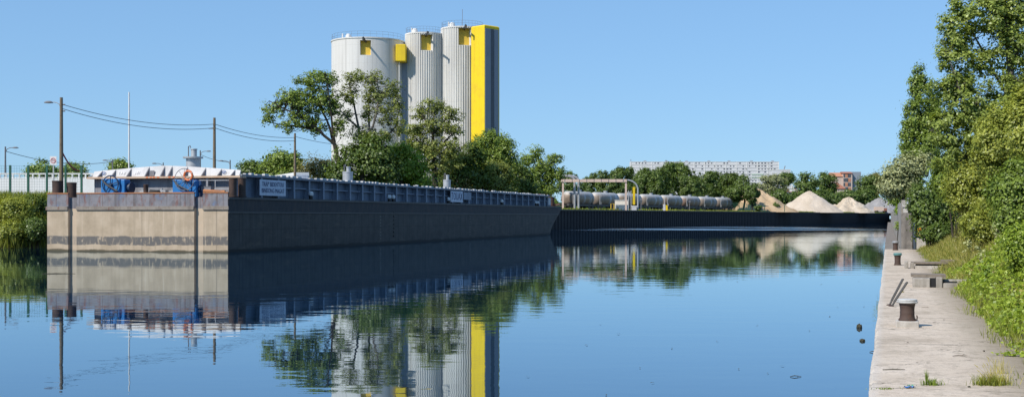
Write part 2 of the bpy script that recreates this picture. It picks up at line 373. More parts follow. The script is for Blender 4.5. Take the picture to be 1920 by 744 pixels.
# ------------------------------------------------------------------ mesh helpers
class MB:
    def __init__(s): s.v = []; s.f = []; s.m = []; s.mi = 0
    def _add(s, vs, fs):
        b = len(s.v); s.v += [tuple(v) for v in vs]
        s.f += [tuple(b + i for i in f) for f in fs]; s.m += [s.mi] * len(fs); return s
    def box(s, x0, x1, y0, y1, z0, z1):
        return s._add([(x0,y0,z0),(x1,y0,z0),(x1,y1,z0),(x0,y1,z0),(x0,y0,z1),(x1,y0,z1),(x1,y1,z1),(x0,y1,z1)],
                      [(0,3,2,1),(4,5,6,7),(0,1,5,4),(1,2,6,5),(2,3,7,6),(3,0,4,7)])
    def tube(s, pts, radii, n=8, caps=True):
        pts = [Vector(p) for p in pts]
        if not hasattr(radii, '__len__'): radii = [radii] * len(pts)
        vs = []; prev = None
        for i, p in enumerate(pts):
            d = (pts[min(i+1, len(pts)-1)] - pts[max(i-1, 0)]).normalized()
            if prev is None: a = d.orthogonal().normalized()
            else:
                a = prev - d * prev.dot(d)
                a = a.normalized() if a.length > 1e-6 else d.orthogonal().normalized()
            prev = a; b = d.cross(a)
            for k in range(n):
                t = 2*math.pi*k/n
                vs.append(p + (a*math.cos(t) + b*math.sin(t)) * radii[i])
        fs = []
        for i in range(len(pts)-1):
            for k in range(n):
                fs.append((i*n+k, i*n+(k+1)%n, (i+1)*n+(k+1)%n, (i+1)*n+k))
        if caps:
            fs.append(tuple(range(n-1, -1, -1))); fs.append(tuple(range((len(pts)-1)*n, len(pts)*n)))
        return s._add(vs, fs)
    def cyl(s, p0, p1, r0, r1=None, n=12): return s.tube([p0, p1], [r0, r0 if r1 is None else r1], n)
    def lathe(s, prof, n=20, c=(0,0,0)):
        vs = []; fs = []
        for r, z in prof:
            for k in range(n):
                t = 2*math.pi*k/n; vs.append((c[0]+r*math.cos(t), c[1]+r*math.sin(t), c[2]+z))
        for i in range(len(prof)-1):
            for k in range(n): fs.append((i*n+k, i*n+(k+1)%n, (i+1)*n+(k+1)%n, (i+1)*n+k))
        fs.append(tuple(range(n-1,-1,-1))); fs.append(tuple(range((len(prof)-1)*n, len(prof)*n)))
        return s._add(vs, fs)
    def prism(s, poly, z0, z1):
        n = len(poly)
        vs = [(p[0],p[1],z0) for p in poly] + [(p[0],p[1],z1) for p in poly]
        fs = [tuple(range(n-1,-1,-1)), tuple(range(n,2*n))] + [(i,(i+1)%n,n+(i+1)%n,n+i) for i in range(n)]
        return s._add(vs, fs)
    def ring(s, c, axis, R, r, n=24, k=8, a0=0, a1=2*math.pi):
        ax = Vector(axis).normalized(); a = ax.orthogonal().normalized(); b = ax.cross(a)
        full = abs(a1-a0-2*math.pi) < 1e-4
        pts = [Vector(c) + (a*math.cos(a0+(a1-a0)*i/n) + b*math.sin(a0+(a1-a0)*i/n))*R for i in range(n+(0 if full else 1))]
        vs = []; fs = []
        for i, p in enumerate(pts):
            o = (p-Vector(c)).normalized()
            for j in range(k):
                t = 2*math.pi*j/k; vs.append(p + o*math.cos(t)*r + ax*math.sin(t)*r)
        m = len(pts)
        for i in range(m if full else m-1):
            for j in range(k): fs.append((i*k+j, i*k+(j+1)%k, ((i+1)%m)*k+(j+1)%k, ((i+1)%m)*k+j))
        return s._add(vs, fs)
    def build(s, name, mat, parent=None, smooth=False, bevel=0):
        me = bpy.data.meshes.new(name); me.from_pydata(s.v, [], s.f)
        mats = mat if isinstance(mat, (list, tuple)) else [mat]
        for m in mats: me.materials.append(m)
        if len(mats) > 1: me.polygons.foreach_set('material_index', s.m)
        bm = bmesh.new(); bm.from_mesh(me); bmesh.ops.recalc_face_normals(bm, faces=bm.faces[:]); bm.to_mesh(me); bm.free()
        if smooth:
            me.shade_smooth(); me.set_sharp_from_angle(angle=math.radians(38))
        me.update()
        o = bpy.data.objects.new(name, me); COL.objects.link(o)
        if parent is not None: o.parent = parent
        if bevel:
            b = o.modifiers.new('bevel', 'BEVEL'); b.width = bevel; b.segments = 2; b.limit_method = 'ANGLE'
        return o

def tag(o, label=None, cat=None, group=None, kind=None):
    if label: o['label'] = label
    if cat: o['category'] = cat
    if group: o['group'] = group
    if kind: o['kind'] = kind
    return o
def empty(name, loc=(0,0,0), rz=0.0, label=None, cat=None, group=None):
    o = bpy.data.objects.new(name, None); COL.objects.link(o)
    o.location = loc; o.rotation_euler = (0,0,rz); o.empty_display_size = .3
    return tag(o, label, cat, group)
def copy_tree(o, parent=None):
    c = o.copy(); COL.objects.link(c); c.parent = parent
    for ch in list(o.children): copy_tree(ch, c)
    return c
def text(name, s, size, mat, parent, loc, rot, sx=1.0, extrude=.004, align='CENTER', bold=0.0):
    cu = bpy.data.curves.new(name, 'FONT'); cu.body = s; cu.size = size; cu.extrude = extrude
    cu.align_x = align; cu.align_y = 'CENTER'; cu.offset = bold; cu.resolution_u = 2
    t = bpy.data.objects.new(name + '_curve', cu); COL.objects.link(t)
    bpy.context.view_layer.update()
    me = bpy.data.meshes.new_from_object(t.evaluated_get(bpy.context.evaluated_depsgraph_get()))
    bpy.data.objects.remove(t); bpy.data.curves.remove(cu)
    me.materials.clear(); me.materials.append(mat); me.name = name
    o = bpy.data.objects.new(name, me); COL.objects.link(o)
    o.parent = parent; o.location = loc; o.rotation_euler = rot; o.scale = (sx, 1, 1)
    return o

# ------------------------------------------------------------------ foliage
def leaves(name, C, Nrm, size, mat, parent=None, aspect=.62, jitter=.55):
    """one mesh of separate four-cornered, slightly folded leaves"""
    n = len(C)
    Nrm = Nrm / (np.linalg.norm(Nrm, axis=1, keepdims=True) + 1e-9)
    r = RNG.normal(size=(n, 3))
    T = np.cross(Nrm, r); T /= (np.linalg.norm(T, axis=1, keepdims=True) + 1e-9)
    B = np.cross(Nrm, T)
    sz = (size if np.ndim(size) else np.full(n, size)) * (1 + jitter * RNG.uniform(-1, 1, n))
    sz = sz[:, None] * .5
    V = np.empty((n, 4, 3), np.float32)
    V[:, 0] = C - T * sz
    V[:, 1] = C + B * sz * aspect + T * sz * .1 + Nrm * sz * .18
    V[:, 2] = C + T * sz
    V[:, 3] = C - B * sz * aspect + T * sz * .1 + Nrm * sz * .18
    me = bpy.data.meshes.new(name)
    me.vertices.add(4*n); me.vertices.foreach_set('co', V.ravel())
    me.loops.add(4*n); me.loops.foreach_set('vertex_index', np.arange(4*n, dtype=np.int32))
    me.polygons.add(n); me.polygons.foreach_set('loop_start', np.arange(0, 4*n, 4, dtype=np.int32))
    me.polygons.foreach_set('loop_total', np.full(n, 4, np.int32))
    me.materials.append(mat); me.update(calc_edges=True)
    o = bpy.data.objects.new(name, me); COL.objects.link(o)
    if parent is not None: o.parent = parent
    return o
def blades(name, base, height, width, lean, mat, parent=None):
    """grass: bent two-segment blades; base (n,3)"""
    n = len(base)
    a = RNG.uniform(0, 2*math.pi, n)
    D = np.stack([np.cos(a), np.sin(a), np.zeros(n)], 1)
    W = np.stack([-np.sin(a), np.cos(a), np.zeros(n)], 1)
    rot = RNG.uniform(0, math.pi, n)[:, None]
    W = W*np.cos(rot) + D*np.sin(rot)
    h = (height * RNG.uniform(.45, 1.15, n))[:, None]
    l = (lean * RNG.uniform(.1, 1.0, n))[:, None] * h
    w = width * .5
    up = np.array([[0, 0, 1.0]])
    V = np.empty((n, 5, 3), np.float32)
    V[:, 0] = base - W*w; V[:, 1] = base + W*w
    V[:, 2] = base + D*l*.35 + up*h*.55 + W*w*.7; V[:, 3] = base + D*l*.35 + up*h*.55 - W*w*.7
    V[:, 4] = base + D*l + up*h*.95
    me = bpy.data.meshes.new(name)
    idx = np.arange(n)[:, None]*5
    loops = np.concatenate([idx + np.array([[0, 1, 2, 3]]), idx + np.array([[3, 2, 4]])], 1).astype(np.int32)
    me.vertices.add(5*n); me.vertices.foreach_set('co', V.ravel())
    me.loops.add(7*n); me.loops.foreach_set('vertex_index', loops.ravel())
    st = np.stack([np.arange(n)*7, np.arange(n)*7+4], 1).astype(np.int32)
    me.polygons.add(2*n); me.polygons.foreach_set('loop_start', st.ravel())
    me.polygons.foreach_set('loop_total', np.tile(np.array([4, 3], np.int32), n))
    me.materials.append(mat); me.update(calc_edges=True)
    o = bpy.data.objects.new(name, me); COL.objects.link(o)
    if parent is not None: o.parent = parent
    return o

def clump_points(ells, nclump, nleaf, rc, shell=.45, flat=.65):
    """ells: list of (center(3), radii(3), weight). returns clump centres, leaf centres, normals"""
    w = np.array([e[2] for e in ells], float); w /= w.sum()
    which = RNG.choice(len(ells), nclump, p=w)
    c = np.array([ells[i][0] for i in which]); R = np.array([ells[i][1] for i in which])
    d = RNG.normal(size=(nclump, 3)); d /= np.linalg.norm(d, axis=1, keepdims=True)
    rad = (shell + (1-shell) * RNG.random(nclump)**.6)[:, None]
    P = c + d * R * rad
    rcs = rc * RNG.uniform(.6, 1.35, nclump)
    k = np.repeat(np.arange(nclump), nleaf)
    off = RNG.normal(size=(len(k), 3)) * rcs[k][:, None] * np.array([[.62, .62, .62*flat]])
    L = P[k] + off
    nrm = .42*RNG.normal(size=L.shape) + np.array([[-.12, -.12, .55]]) + .65*d[k] + .45*off/(rc+1e-6)
    return P, L, nrm

def blob_tree(name, label, cat, px, Z, z0, limbs, ells, leaf, nclump, nleaf, rc, lsize, group=None, bark='bark',
              twig=1.0, shell=.45, flat=.65, depth=.9, leaf2=None, twig_r=.03, part='crown'):
    """limbs: [( [(px,py,dz),...], r0, r1 )], ells: [(px,py,rx,ry[,w[,dz]])] in photo pixels at the tree's own distance"""
    root = empty(name, (X(px, Z), Z, z0), 0, label, cat, group)
    bx, s = X(px, Z), Z / F
    def loc(a, b, d=0.0): return np.array([X(a, Z) - bx, d, H(b, Z) - z0])
    nodes = []
    tb = MB()
    for pts, r0, r1 in limbs:
        P = [loc(*p) for p in pts]
        Q = []
        for i in range(len(P)-1):
            for t in np.linspace(0, 1, 4)[:-1]:
                q = P[i]*(1-t) + P[i+1]*t
                if not (i == 0 and t == 0): q = q + RNG.normal(size=3) * r0 * .25
                Q.append(q)
        Q.append(P[-1])
        rr = np.linspace(r0, r1, len(Q))
        tb.tube([tuple(q) for q in Q], list(rr), 7)
        nodes += [(q, r) for q, r in zip(Q[2:], rr[2:])]
    E = []
    for e in ells:
        w = e[4] if len(e) > 4 else e[2]*e[3]
        dz = e[5] if len(e) > 5 else 0.0
        E.append((loc(e[0], e[1], dz), np.array([e[2]*s, e[2]*s*depth, e[3]*s]), w))
    nleaf = int(nleaf*1.75); lsize = lsize*.74
    P, L, nrm = clump_points(E, nclump, nleaf, rc, shell, flat)
    if nodes and twig > 0:
        NP = np.array([n[0] for n in nodes])
        for p in P[RNG.random(len(P)) < twig]:
            d = np.linalg.norm(NP - p, axis=1) + .6*np.maximum(0, NP[:, 2] - p[2])
            i = int(np.argmin(d)); q, r = nodes[i]
            mid = (q + p)*.5 + np.array([0, 0, -.08*np.linalg.norm(p-q)]) + RNG.normal(size=3)*.05
            rt = min(r*.6, twig_r)
            tb.tube([tuple(q), tuple(mid), tuple(p)], [rt, rt*.65, rt*.25], 4, False)
    if tb.v: tb.build('trunk', M[bark], root, True)
    if leaf2:
        sel = RNG.random(len(L)) < leaf2[1]
        leaves(part, L[~sel], nrm[~sel], lsize, M[leaf], root)
        leaves('leaf_tips', L[sel], nrm[sel], lsize, M[leaf2[0]], root)
    else:
        leaves(part, L, nrm, lsize, M[leaf], root)
    return root

def shrub(name, label, cat, cx, cy, cz, rx, ry, rz, leaf, nclump, nleaf, rc, lsize, group=None, z0=None, stems=5, shell=.4, lumps=4):
    z0 = cz - rz if z0 is None else z0
    root = empty(name, (cx, cy, z0), 0, label, cat, group)
    c0 = np.array([0, 0, cz - z0])
    E = [(c0, np.array([rx, ry, rz])*.85, 1.2)]
    for i in range(lumps):
        d = RNG.normal(size=3); d[2] = abs(d[2])*.7 - .15; d /= np.linalg.norm(d)
        E.append((c0 + d*np.array([rx, ry, rz])*.55, np.array([rx, ry, rz])*RNG.uniform(.35, .55), .5))
    nleaf = int(nleaf*1.6); lsize = lsize*.78
    P, L, nrm = clump_points(E, nclump, nleaf, rc, shell, .75)
    keep = L[:, 2] > .02
    tb = MB()
    for i in range(stems):
        p = P[RNG.integers(len(P))]
        b = np.array([RNG.uniform(-.2, .2)*rx, RNG.uniform(-.2, .2)*ry, -.1])
        r = max(.012, .02*rz)
        tb.tube([tuple(b), tuple(b*.4+p*.5+np.array([0, 0, .1*rz])), tuple(p)], [r, r*.7, r*.3], 5)
    tb.build('stem', M['bark'], root, True)
    leaves('foliage', L[keep], nrm[keep], lsize, M[leaf], root)
    return root

# ------------------------------------------------------------------ water, ground
mb = MB()
mb._add([(-900, -60, 0), (700, -60, 0), (700, 900, 0), (-900, 900, 0)], [(0, 1, 2, 3)])
tag(mb.build('water', M['water']), kind='structure')

Lw = [(-420, 70), (-60, 76), (-31, 77.3), (-28.4, 79), (-25.7, 86), (-21.2, 110), (-17.5, 138)]
Li = [(-420, 75), (-62, 80), (-34, 81.5), (-31.4, 83), (-29.0, 89), (-24.6, 111), (-20.0, 140)]
GZ = 2.9
mb = MB()
for i in range(len(Lw)-1):
    a, b, c, d = Lw[i], Lw[i+1], Li[i+1], Li[i]
    K = 6
    for k in range(K):
        t0, t1 = k/K, (k+1)/K
        f = lambda t: -.5 + (GZ + .5)*(t**.75)
        l = lambda p, q, t: (p[0]*(1-t)+q[0]*t, p[1]*(1-t)+q[1]*t, f(t))
        mb._add([l(a, d, t0), l(b, c, t0), l(b, c, t1), l(a, d, t1)], [(0, 1, 2, 3)])
mb.build('bank', M['bank'])['kind'] = 'structure'
WALL = [(-17.5, 138), (7.8, 188), (96.5, 362), (120.4, 409)]
chain = [(-3000, 74)] + Li + [(p[0]-.3, p[1]+.2) for p in WALL[1:]] + [(120.4+1500*CA, 409-1500*SA), (120.4+3000*CA, 409-3000*SA)]
nc_ = len(chain)
mb = MB()
mb._add([(p[0], p[1], GZ) for p in chain] + [(-4500 + 9000*i/(nc_-1), 5500, GZ) for i in range(nc_)], [(i, i+1, nc_+i+1, nc_+i) for i in range(nc_-1)])
tag(mb.build('ground', M['ground']), kind='structure')

# right bank: rises from the back of the quay
def bank_z(u, v):
    prof = [(1.0, .33), (1.35, .40), (1.8, .55), (2.4, 1.0), (3.4, 1.7), (5.0, 2.4), (9.0, 2.85), (40, 2.9), (3000, 2.9)]
    for (a, za), (b, zb) in zip(prof, prof[1:]):
        if u <= b: return za + (zb-za)*max(0, (u-a))/(b-a)
    return 2.9
us = [1.0, 1.35, 1.8, 2.4, 3.4, 5.0, 9.0, 40, 3000]
vs = list(range(-30, 72, 3)) + [74, 80, 120, 200, 300, 426]
mb = MB(); g = []
for v in vs:
    for u in us:
        z = bank_z(u, v) if v < 73 else max(2.75 if u > 1.1 else 2.4, bank_z(u, v))
        jz = random.uniform(-.12, .12) if 1.2 < u < 8 and v < 62 else 0
        x, y = UV(u, v); g.append((x, y, z+jz))
nu = len(us)
mb._add(g, [(i*nu+j, i*nu+j+1, (i+1)*nu+j+1, (i+1)*nu+j) for i in range(len(vs)-1) for j in range(nu-1)])
tag(mb.build('ground', M['bank'], smooth=True), kind='structure')

# quay: a worn concrete ledge
root = None
mb = MB(); QZ = .45
nv = 700; rows = []
for i in range(nv+1):
    v = -14 + 75.0*i/nv
    e = -.17 + .006*math.sin(v*1.3) + random.uniform(-.003, .003) + (random.uniform(.01, .05) if random.random() < .07 else 0)
    rows.append((v, e))
vv = []
for v, e in rows:
    for (u, z) in ((e, -1.2), (e, QZ-.035), (e+.03, QZ), (.5, QZ+.004), (1.2, QZ), (2.6, QZ-.02)):
        vv.append((u, v, z))
mb._add(vv, [(i*6+j, i*6+j+1, (i+1)*6+j+1, (i+1)*6+j) for i in range(nv) for j in range(5)])
o = mb.build('quay', M['quay']); o.rotation_euler = (0, 0, -math.asin(SA)); tag(o, kind='structure')
# closing end of the quay slab is against the wall below

# ------------------------------------------------------------------ sheet-pile wall of the basin
def polyl(a, b, n): return [(a[0]+(b[0]-a[0])*i/n, a[1]+(b[1]-a[1])*i/n) for i in range(n+1)]
r = empty('sheet_pile_wall', (7.8, 188, 0), 0, 'long black corrugated sheet-pile quay wall across the far side of the basin', 'wall')
mb = MB(); pts = []
A, B = Vector(WALL[0]), Vector(WALL[-1]); L = (B-A).length; d = (B-A)/L; nrm2 = Vector((d.y, -d.x))
k = 0; t = 0
prof = [(0, 0), (.38, 0), (.55, .12), (.93, .12)]
while t < L:
    for a, q in prof:
        p = A + d*(t+a) + nrm2*q; pts.append((p.x-7.8, p.y-188))
    t += 1.1
vv = [(p[0], p[1], -1) for p in pts] + [(p[0], p[1], GZ-.12) for p in pts]; n = len(pts)
mb._add(vv, [(i, i+1, n+i+1, n+i) for i in range(n-1)])
mb.build('piling', M['sheet_pile'], r)
mb = MB(); a, b = A + nrm2*.28, B + nrm2*.28; c_, d_ = B - nrm2*.35, A - nrm2*.35
mb.prism([(p.x-7.8, p.y-188) for p in (a, b, c_, d_)], GZ-.14, GZ+.03)
mb.build('capping', M['cap'], r)
# grass along the top of the wall
n = 11000
t = RNG.uniform(45, L-2, n); q = -(.5 + np.abs(RNG.normal(size=n))*2.2)
base = np.stack([A.x + d.x*t + nrm2.x*q, A.y + d.y*t + nrm2.y*q, np.full(n, GZ)], 1)
keep = (np.sin(t*.35)+np.sin(t*.13+1)+RNG.normal(size=n)*.5) > -.9
tag(blades('grass', base[keep], .34, .09, .7, M['grass_green']), 'yellow green grass growing along the top of the sheet-pile wall', 'grass', kind='stuff')

# ------------------------------------------------------------------ the barge
BX, BY = UV(-34.2, 61.95)
RZ = -math.asin(SA)
barge = empty('barge', (BX, BY, 0), RZ, 'long dark cargo barge with tan stern, moored along the left bank', 'barge')
BL, BW, DZ = 75.5, 11.4, 3.0
def foot(ye, inset=0.0, groove=True):
    p = [(-BW+inset, 0)]
    if groove:
        for x0, x1 in ((-10.02, -9.48), (-2.06, -1.52)):
            p += [(x0, 0), (x0, .20), (x1, .20), (x1, 0)]
    else:
        for x0, x1 in ((-10.02, -9.48), (-2.06, -1.52)):
            p += [(x0, 0), (x0, .01), (x1, .01), (x1, 0)]
    p += [(-inset, 0), (-inset, 30), (-inset, 60), (-inset, ye-3.0), (-inset-.18, ye-1.2), (-inset-.9, ye-.25), (-2.6, ye), (-BW+2.6, ye), (-BW+inset+.9, ye-.25), (-BW+inset+.18, ye-1.2), (-BW+inset, ye-3.0)]
    return p
lv = [(-.9, 69.6), (0, 70.2), (.8, 71.2), (1.6, 72.7), (2.2, 74.2), (2.6, 74.9), (DZ, 75.5)]
mb = MB(); vv = []
for z, ye in lv: vv += [(p[0], p[1], z) for p in foot(ye)]
n = len(foot(70))
fs = [(i*n+j, i*n+(j+1) % n, (i+1)*n+(j+1) % n, (i+1)*n+j) for i in range(len(lv)-1) for j in range(n)]
fs.append(tuple(range(n-1, -1, -1)))
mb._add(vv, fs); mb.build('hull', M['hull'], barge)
# deck, flush inside the hull top
mb = MB(); p = foot(75.5); mb._add([(a, b, DZ) for a, b in p], [tuple(range(n))]); mb.build('deck', M['deck'], barge)
# bulwark strip round the stern
mb = MB()
for x0, x1 in ((-BW, -10.02), (-9.48, -2.06), (-1.52, 0)):
    mb.box(x0+.01, x1-.002 if x1 else -.005, .012, .09, DZ, DZ+.20)
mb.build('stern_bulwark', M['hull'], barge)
mb = MB()
for x0, x1 in ((-BW, -10.02), (-9.48, -2.06), (-1.52, 0)): mb.box(x0+.01, x1-.004, -.015, .18, DZ+.202, DZ+.262)
mb.build('bulwark_cap', M['rust_edge'], barge)
# rubbing strake
mb = MB()
for x0, x1 in ((-BW-.05, -10.03), (-9.47, -2.07), (-1.51, .05)): mb.box(x0, x1, -.07, -.002, 2.30, 2.50)
mb.build('rubbing_strake', M['strake'], barge)
mb = MB(); mb.box(.002, .05, .0, 71.8, 2.12, 2.20); mb.box(.002, .06, .0, 72.0, 2.88, 2.985)
mb.build('side_strake', M['steel_dark'], barge)
# draught marks and ladder rungs on the dark side
mb = MB()
for yy in (21.6, 41.6):
    for k in range(9): mb = MB(); mb.box(.003, .010, yy-.06, yy+.06, .35+k*.22, .43+k*.22); mb.build('draught_mark', M['strake'], barge)
mb = MB()
for k in range(7): mb = MB(); mb.box(.003, .05, 24.0, 24.28, .5+k*.28, .58+k*.28); mb.build('ladder_rung', M['black'], barge)
# coaming with stiffeners
C0, C1 = 2.1, 69.5
def ctop(y): return 4.16 - .16*(y-C0)/(C1-C0)
mb = MB()
HX = -9.75
for xs in (-.72, HX):
    mb._add([(xs-.02, C0, DZ), (xs+.02, C0, DZ), (xs+.02, C1, DZ), (xs-.02, C1, DZ), (xs-.02, C0, ctop(C0)), (xs+.02, C0, ctop(C0)), (xs+.02, C1, ctop(C1)), (xs-.02, C1, ctop(C1))],
            [(0,3,2,1),(4,5,6,7),(0,1,5,4),(1,2,6,5),(2,3,7,6),(3,0,4,7)])
mb.box(HX, -.72, C1-.05, C1, DZ, 3.98)
coam = mb.build('coaming', M['coaming'], barge)
mb = MB()
for xa, xb in ((-.80, -.30), (HX-.42, HX+.08)):
    z0, z1 = ctop(C0), ctop(C1)
    mb._add([(xa, C0, z0), (xb, C0, z0), (xb, C1, z1), (xa, C1, z1), (xa, C0, z0+.13), (xb, C0, z0+.13), (xb, C1, z1+.13), (xa, C1, z1+.13)],
            [(0,3,2,1),(4,5,6,7),(0,1,5,4),(1,2,6,5),(2,3,7,6),(3,0,4,7)])
mb.build('flange', M['flange'], coam)
mb = MB()   # pale cleats along the flange
yy = C0+.5
while yy < C1-.6:
    l = random.uniform(.25, .62); z = ctop(yy)+.132
    if random.random() < .9:
        mb = MB(); mb.box(-.52, -.34, yy, yy+l, z, z+random.uniform(.05, .12)); mb.build('cleat', M['pale_trim'], coam)
    yy += l + random.uniform(.12, .5)
mb = MB(); mb.box(0, .34, -.035, .035, 0, 1.06); mb.box(.30, .36, -.09, .09, 0, 1.06); mb.box(.0, .20, .09, 2.0, .56, .62)
st0 = mb.build('stiffener', M['stiffener'], coam)
st0.location = (-.70, 4.55, DZ+.004)
yy = 4.55; first = True
while yy < C1-2.5:
    yy += 2.1
    s2 = st0.copy(); COL.objects.link(s2); s2.parent = coam; s2.location = (-.70, yy, DZ+.004); s2.scale = (1, 1, (ctop(yy)-DZ-.01)/1.06)
st0.scale = (1, 1, (ctop(4.55)-DZ-.01)/1.06)
# hatch cover over the hold
mb = MB()
mb._add([(HX+.1, C0+.6, 4.10), (-.82, C0+.6, 4.10), (-.82, C1, 3.94), (HX+.1, C1, 3.94)], [(0, 1, 2, 3)])
mb.build('hatch_cover', M['flange'], barge)
# stern end of the hold: bulkhead, ledge, sloping plates with brackets
mb = MB(); mb.box(HX+.03, -.75, C0+.02, C0+.08, DZ, 4.10)
for xx in (-7.6, -4.25, -2.3): mb.box(xx-.06, xx+.06, C0-.32, C0+.018, DZ, 4.08)
mb.build('bulkhead', M['bulkhead'], barge)
mb = MB(); mb.box(HX-.25, -.2, C0-.42, C0+.30, 4.09, 4.20); mb.build('ledge', M['ledge'], barge)
def ptop(x): return 4.82 - .32*abs((x+5.2)/5.0)**1.3
def bx(px, y=1.0):
    k = (px-960)/F; return (k*(BY+CA*y) - BX - SA*y)/(CA + k*SA)
bpx = (187, 212, 241, 275, 304, 318, 347, 381, 411, 436)
bxs = [bx(p, C0-.2) for p in bpx]
xs = [HX-.1] + bxs + [-.42]
for i in range(len(xs)-1):
    a, b = xs[i]+.012, xs[i+1]-.012
    m2 = MB(); za, zb = ptop(a), ptop(b); y0, y1 = C0-.08, C0+.10; zb0 = 4.202
    m2._add([(a, y0, zb0), (b, y0, zb0), (b, y1, zb), (a, y1, za), (a, y1+.04, zb0), (b, y1+.04, zb0), (b, y1+.04, zb), (a, y1+.04, za)],
            [(0, 1, 2, 3), (4, 7, 6, 5), (0, 4, 5, 1), (1, 5, 6, 2), (2, 6, 7, 3), (3, 7, 4, 0)])
    m2.build('hatch_plate', M['hatch'], barge)
for x in bxs:       # gusset fins standing out from the plates
    h = (ptop(x)-4.2)*.88; m2 = MB()
    m2._add([(x-.03, C0-.42, 4.203), (x-.03, C0+.06, 4.203), (x-.03, C0+.06, 4.203+h), (x+.03, C0-.42, 4.203), (x+.03, C0+.06, 4.203), (x+.03, C0+.06, 4.203+h)],
            [(0, 2, 1), (3, 4, 5), (0, 1, 4, 3), (1, 2, 5, 4), (2, 0, 3, 5)])
    m2.build('bracket', M['bracket'], barge)
text('plate_lettering', "TAV", .26, M['faint'], barge, (bx(226, C0)+.1, C0-.055, 4.42), (math.radians(72), 0, 0), 1.0, .003)
text('plate_lettering', "381", .26, M['faint'], barge, (bx(258, C0), C0-.055, 4.44), (math.radians(72), 0, 0), 1.0, .003)
for px in (196, 421):
    x = bx(px, C0); m2 = MB(); m2.ring((x, C0-.06, 4.42), (0, -1, .3), .09, .016, 18, 6)
    m2.tube([(x-.04, C0-.06, 4.38), (x, C0-.05, 4.46), (x+.04, C0-.06, 4.38)], .011, 5)
    m2.build('emblem', M['emblem_blue'], barge)
m2 = MB(); m2.box(bx(282, C0), bx(291, C0), C0-.10, C0-.05, 4.22, 4.55); m2.build('plate_cover', M['bracket'], barge, bevel=.06)
m2 = MB()
for px in (276, 283, 289, 297, 318, 326): x = bx(px, C0-.4); m2.box(x-.07, x+.07, C0-.43, C0-.425, 4.11, 4.18)
m2.build('ledge_rust_marks', M['orange'], barge)
# bollards on the stern deck
def stern_bollard(x, y, r, h):
    m2 = MB(); m2.lathe([(r*1.25, 0), (r*1.25, .04), (r, .05), (r*.97, h*.5), (r, h-.06), (r*1.05, h-.05), (r*1.05, h), (r*.9, h+.01)], 18, (x, y, DZ+.004))
    return m2.build('mooring_bollard', M['bollard_rust'], barge, True)
for px, y, r, h in ((108, .42, .30, .95), (134.5, .9, .27, .86), (243.5, 1.0, .145, .72), (273.5, 1.0, .135, .72), (436.5, .75, .22, 1.02), (453.5, 1.45, .22, 1.05)):
    stern_bollard(bx(px, y), y, r, h)
# winches
def winch(px0, px1, zt, wpx, wpz, R, spokes, light):
    x0, x1 = bx(px0, .75), bx(px1, .75)
    m2 = MB(); m2.box(x0, x1-.27, .55, 1.25, DZ+.004, zt); m2.box(x1-.268, x1, .62, 1.20, DZ+.004, zt-.06)
    m2.mi = 0
    w = m2.build('winch_housing', M['winch_blue'], barge, bevel=.04)
    cx = bx(wpx, .46); m2 = MB(); y = .46
    m2.ring((cx, y, wpz), (0, 1, 0), R, .035 if spokes < 8 else .020, 30, 6)
    for k in range(spokes):
        a = math.pi*2*k/spokes + .3; m2.tube([(cx, y, wpz), (cx+math.cos(a)*R, y, wpz+math.sin(a)*R)], .026 if spokes < 8 else .011, 5)
    m2.cyl((cx, y-.06, wpz), (cx, .56, wpz), .10, .10, 12)
    m2.build('hand_wheel', M[light], w, True)
    big = R < .55
    m2 = MB()
    if not big: m2.cyl((x1+.01, 1.0, DZ+.45), (x1+.12, 1.0, DZ+.45), .22, .22, 16)
    if big: m2.cyl((x1+.01, 1.0, DZ+.55), (x1+.2, 1.0, DZ+.55), .26, .26, 16); m2.cyl((x1+.2, 1.0, DZ+.55), (x1+.24, 1.0, DZ+.55), .32, .32, 20)
    m2.box(x1+.03, x1+.2, .92, 1.08, DZ+.004, DZ+.35)
    m2.build('cable_drum', M['winch_dark'], w, True)
    m2 = MB(); m2.tube([(x0+.1, .50, zt-.05), (x0+.45, .42, zt-.35), (x1-.35, .44, DZ+.35)], .045, 6)
    m2.build('brake_lever', M['steel_dark'], w, True)
winch(193, 236, 4.06, 207, 3.72, .50, 5, 'winch_dark')
winch(327, 370, 3.98, 345.5, 3.97, .60, 10, 'bracket')
m2 = MB(); m2.box(bx(377, 1), bx(396, 1), .95, 1.45, DZ+.004, 3.55); m2.box(bx(377, 1)-.03, bx(396, 1)+.03, .92, 1.48, 3.552, 3.59); m2.build('deck_locker', M['bulkhead'], barge, bevel=.02)
m2 = MB(); m2.tube([(bx(382, .35), .35, DZ+.33), (bx(422, .5), .5, DZ+.26)], .10, 10); m2.build('steel_beam', M['rust_edge'], barge, True)
m2 = MB()
for px, y, w, h in ((256, 1.4, .5, .28), (262, 1.2, .3, .38), (283, 1.2, .35, .2), (292, 1.5, .6, .42), (300, 1.1, .35, .22), (309, 1.5, .45, .30), (318, 1.2, .3, .34)):
    x = bx(px); m2.box(x-w/2, x+w/2, y, y+.3, DZ+.004, DZ+h); m2.cyl((x, y+.12, DZ+h), (x, y+.12, DZ+h+.10), .07, .07, 8)
m2.build('deck_fittings', M['steel'], barge)
m2 = MB(); x = bx(295); P_ = []
for i in range(60): P_.append((x+math.cos(i*.7)*(.5-.004*i), .75+math.sin(i*.7)*.22, DZ+.05+.006*i))
m2.tube(P_, .03, 5); m2.build('rope_coil', M['steel_dark'], barge, True)
m2 = MB(); m2.tube([(bx(374), .9, 3.93), (bx(424), 1.5, 3.93)], .02, 6); m2.tube([(bx(400), 1.1, 3.45), (bx(424), 1.5, 3.45)], .02, 6)
for q in (376, 400, 423): m2.tube([(bx(q), .9+.6*(q-374)/50, DZ), (bx(q), .9+.6*(q-374)/50, 3.93)], .02, 6)
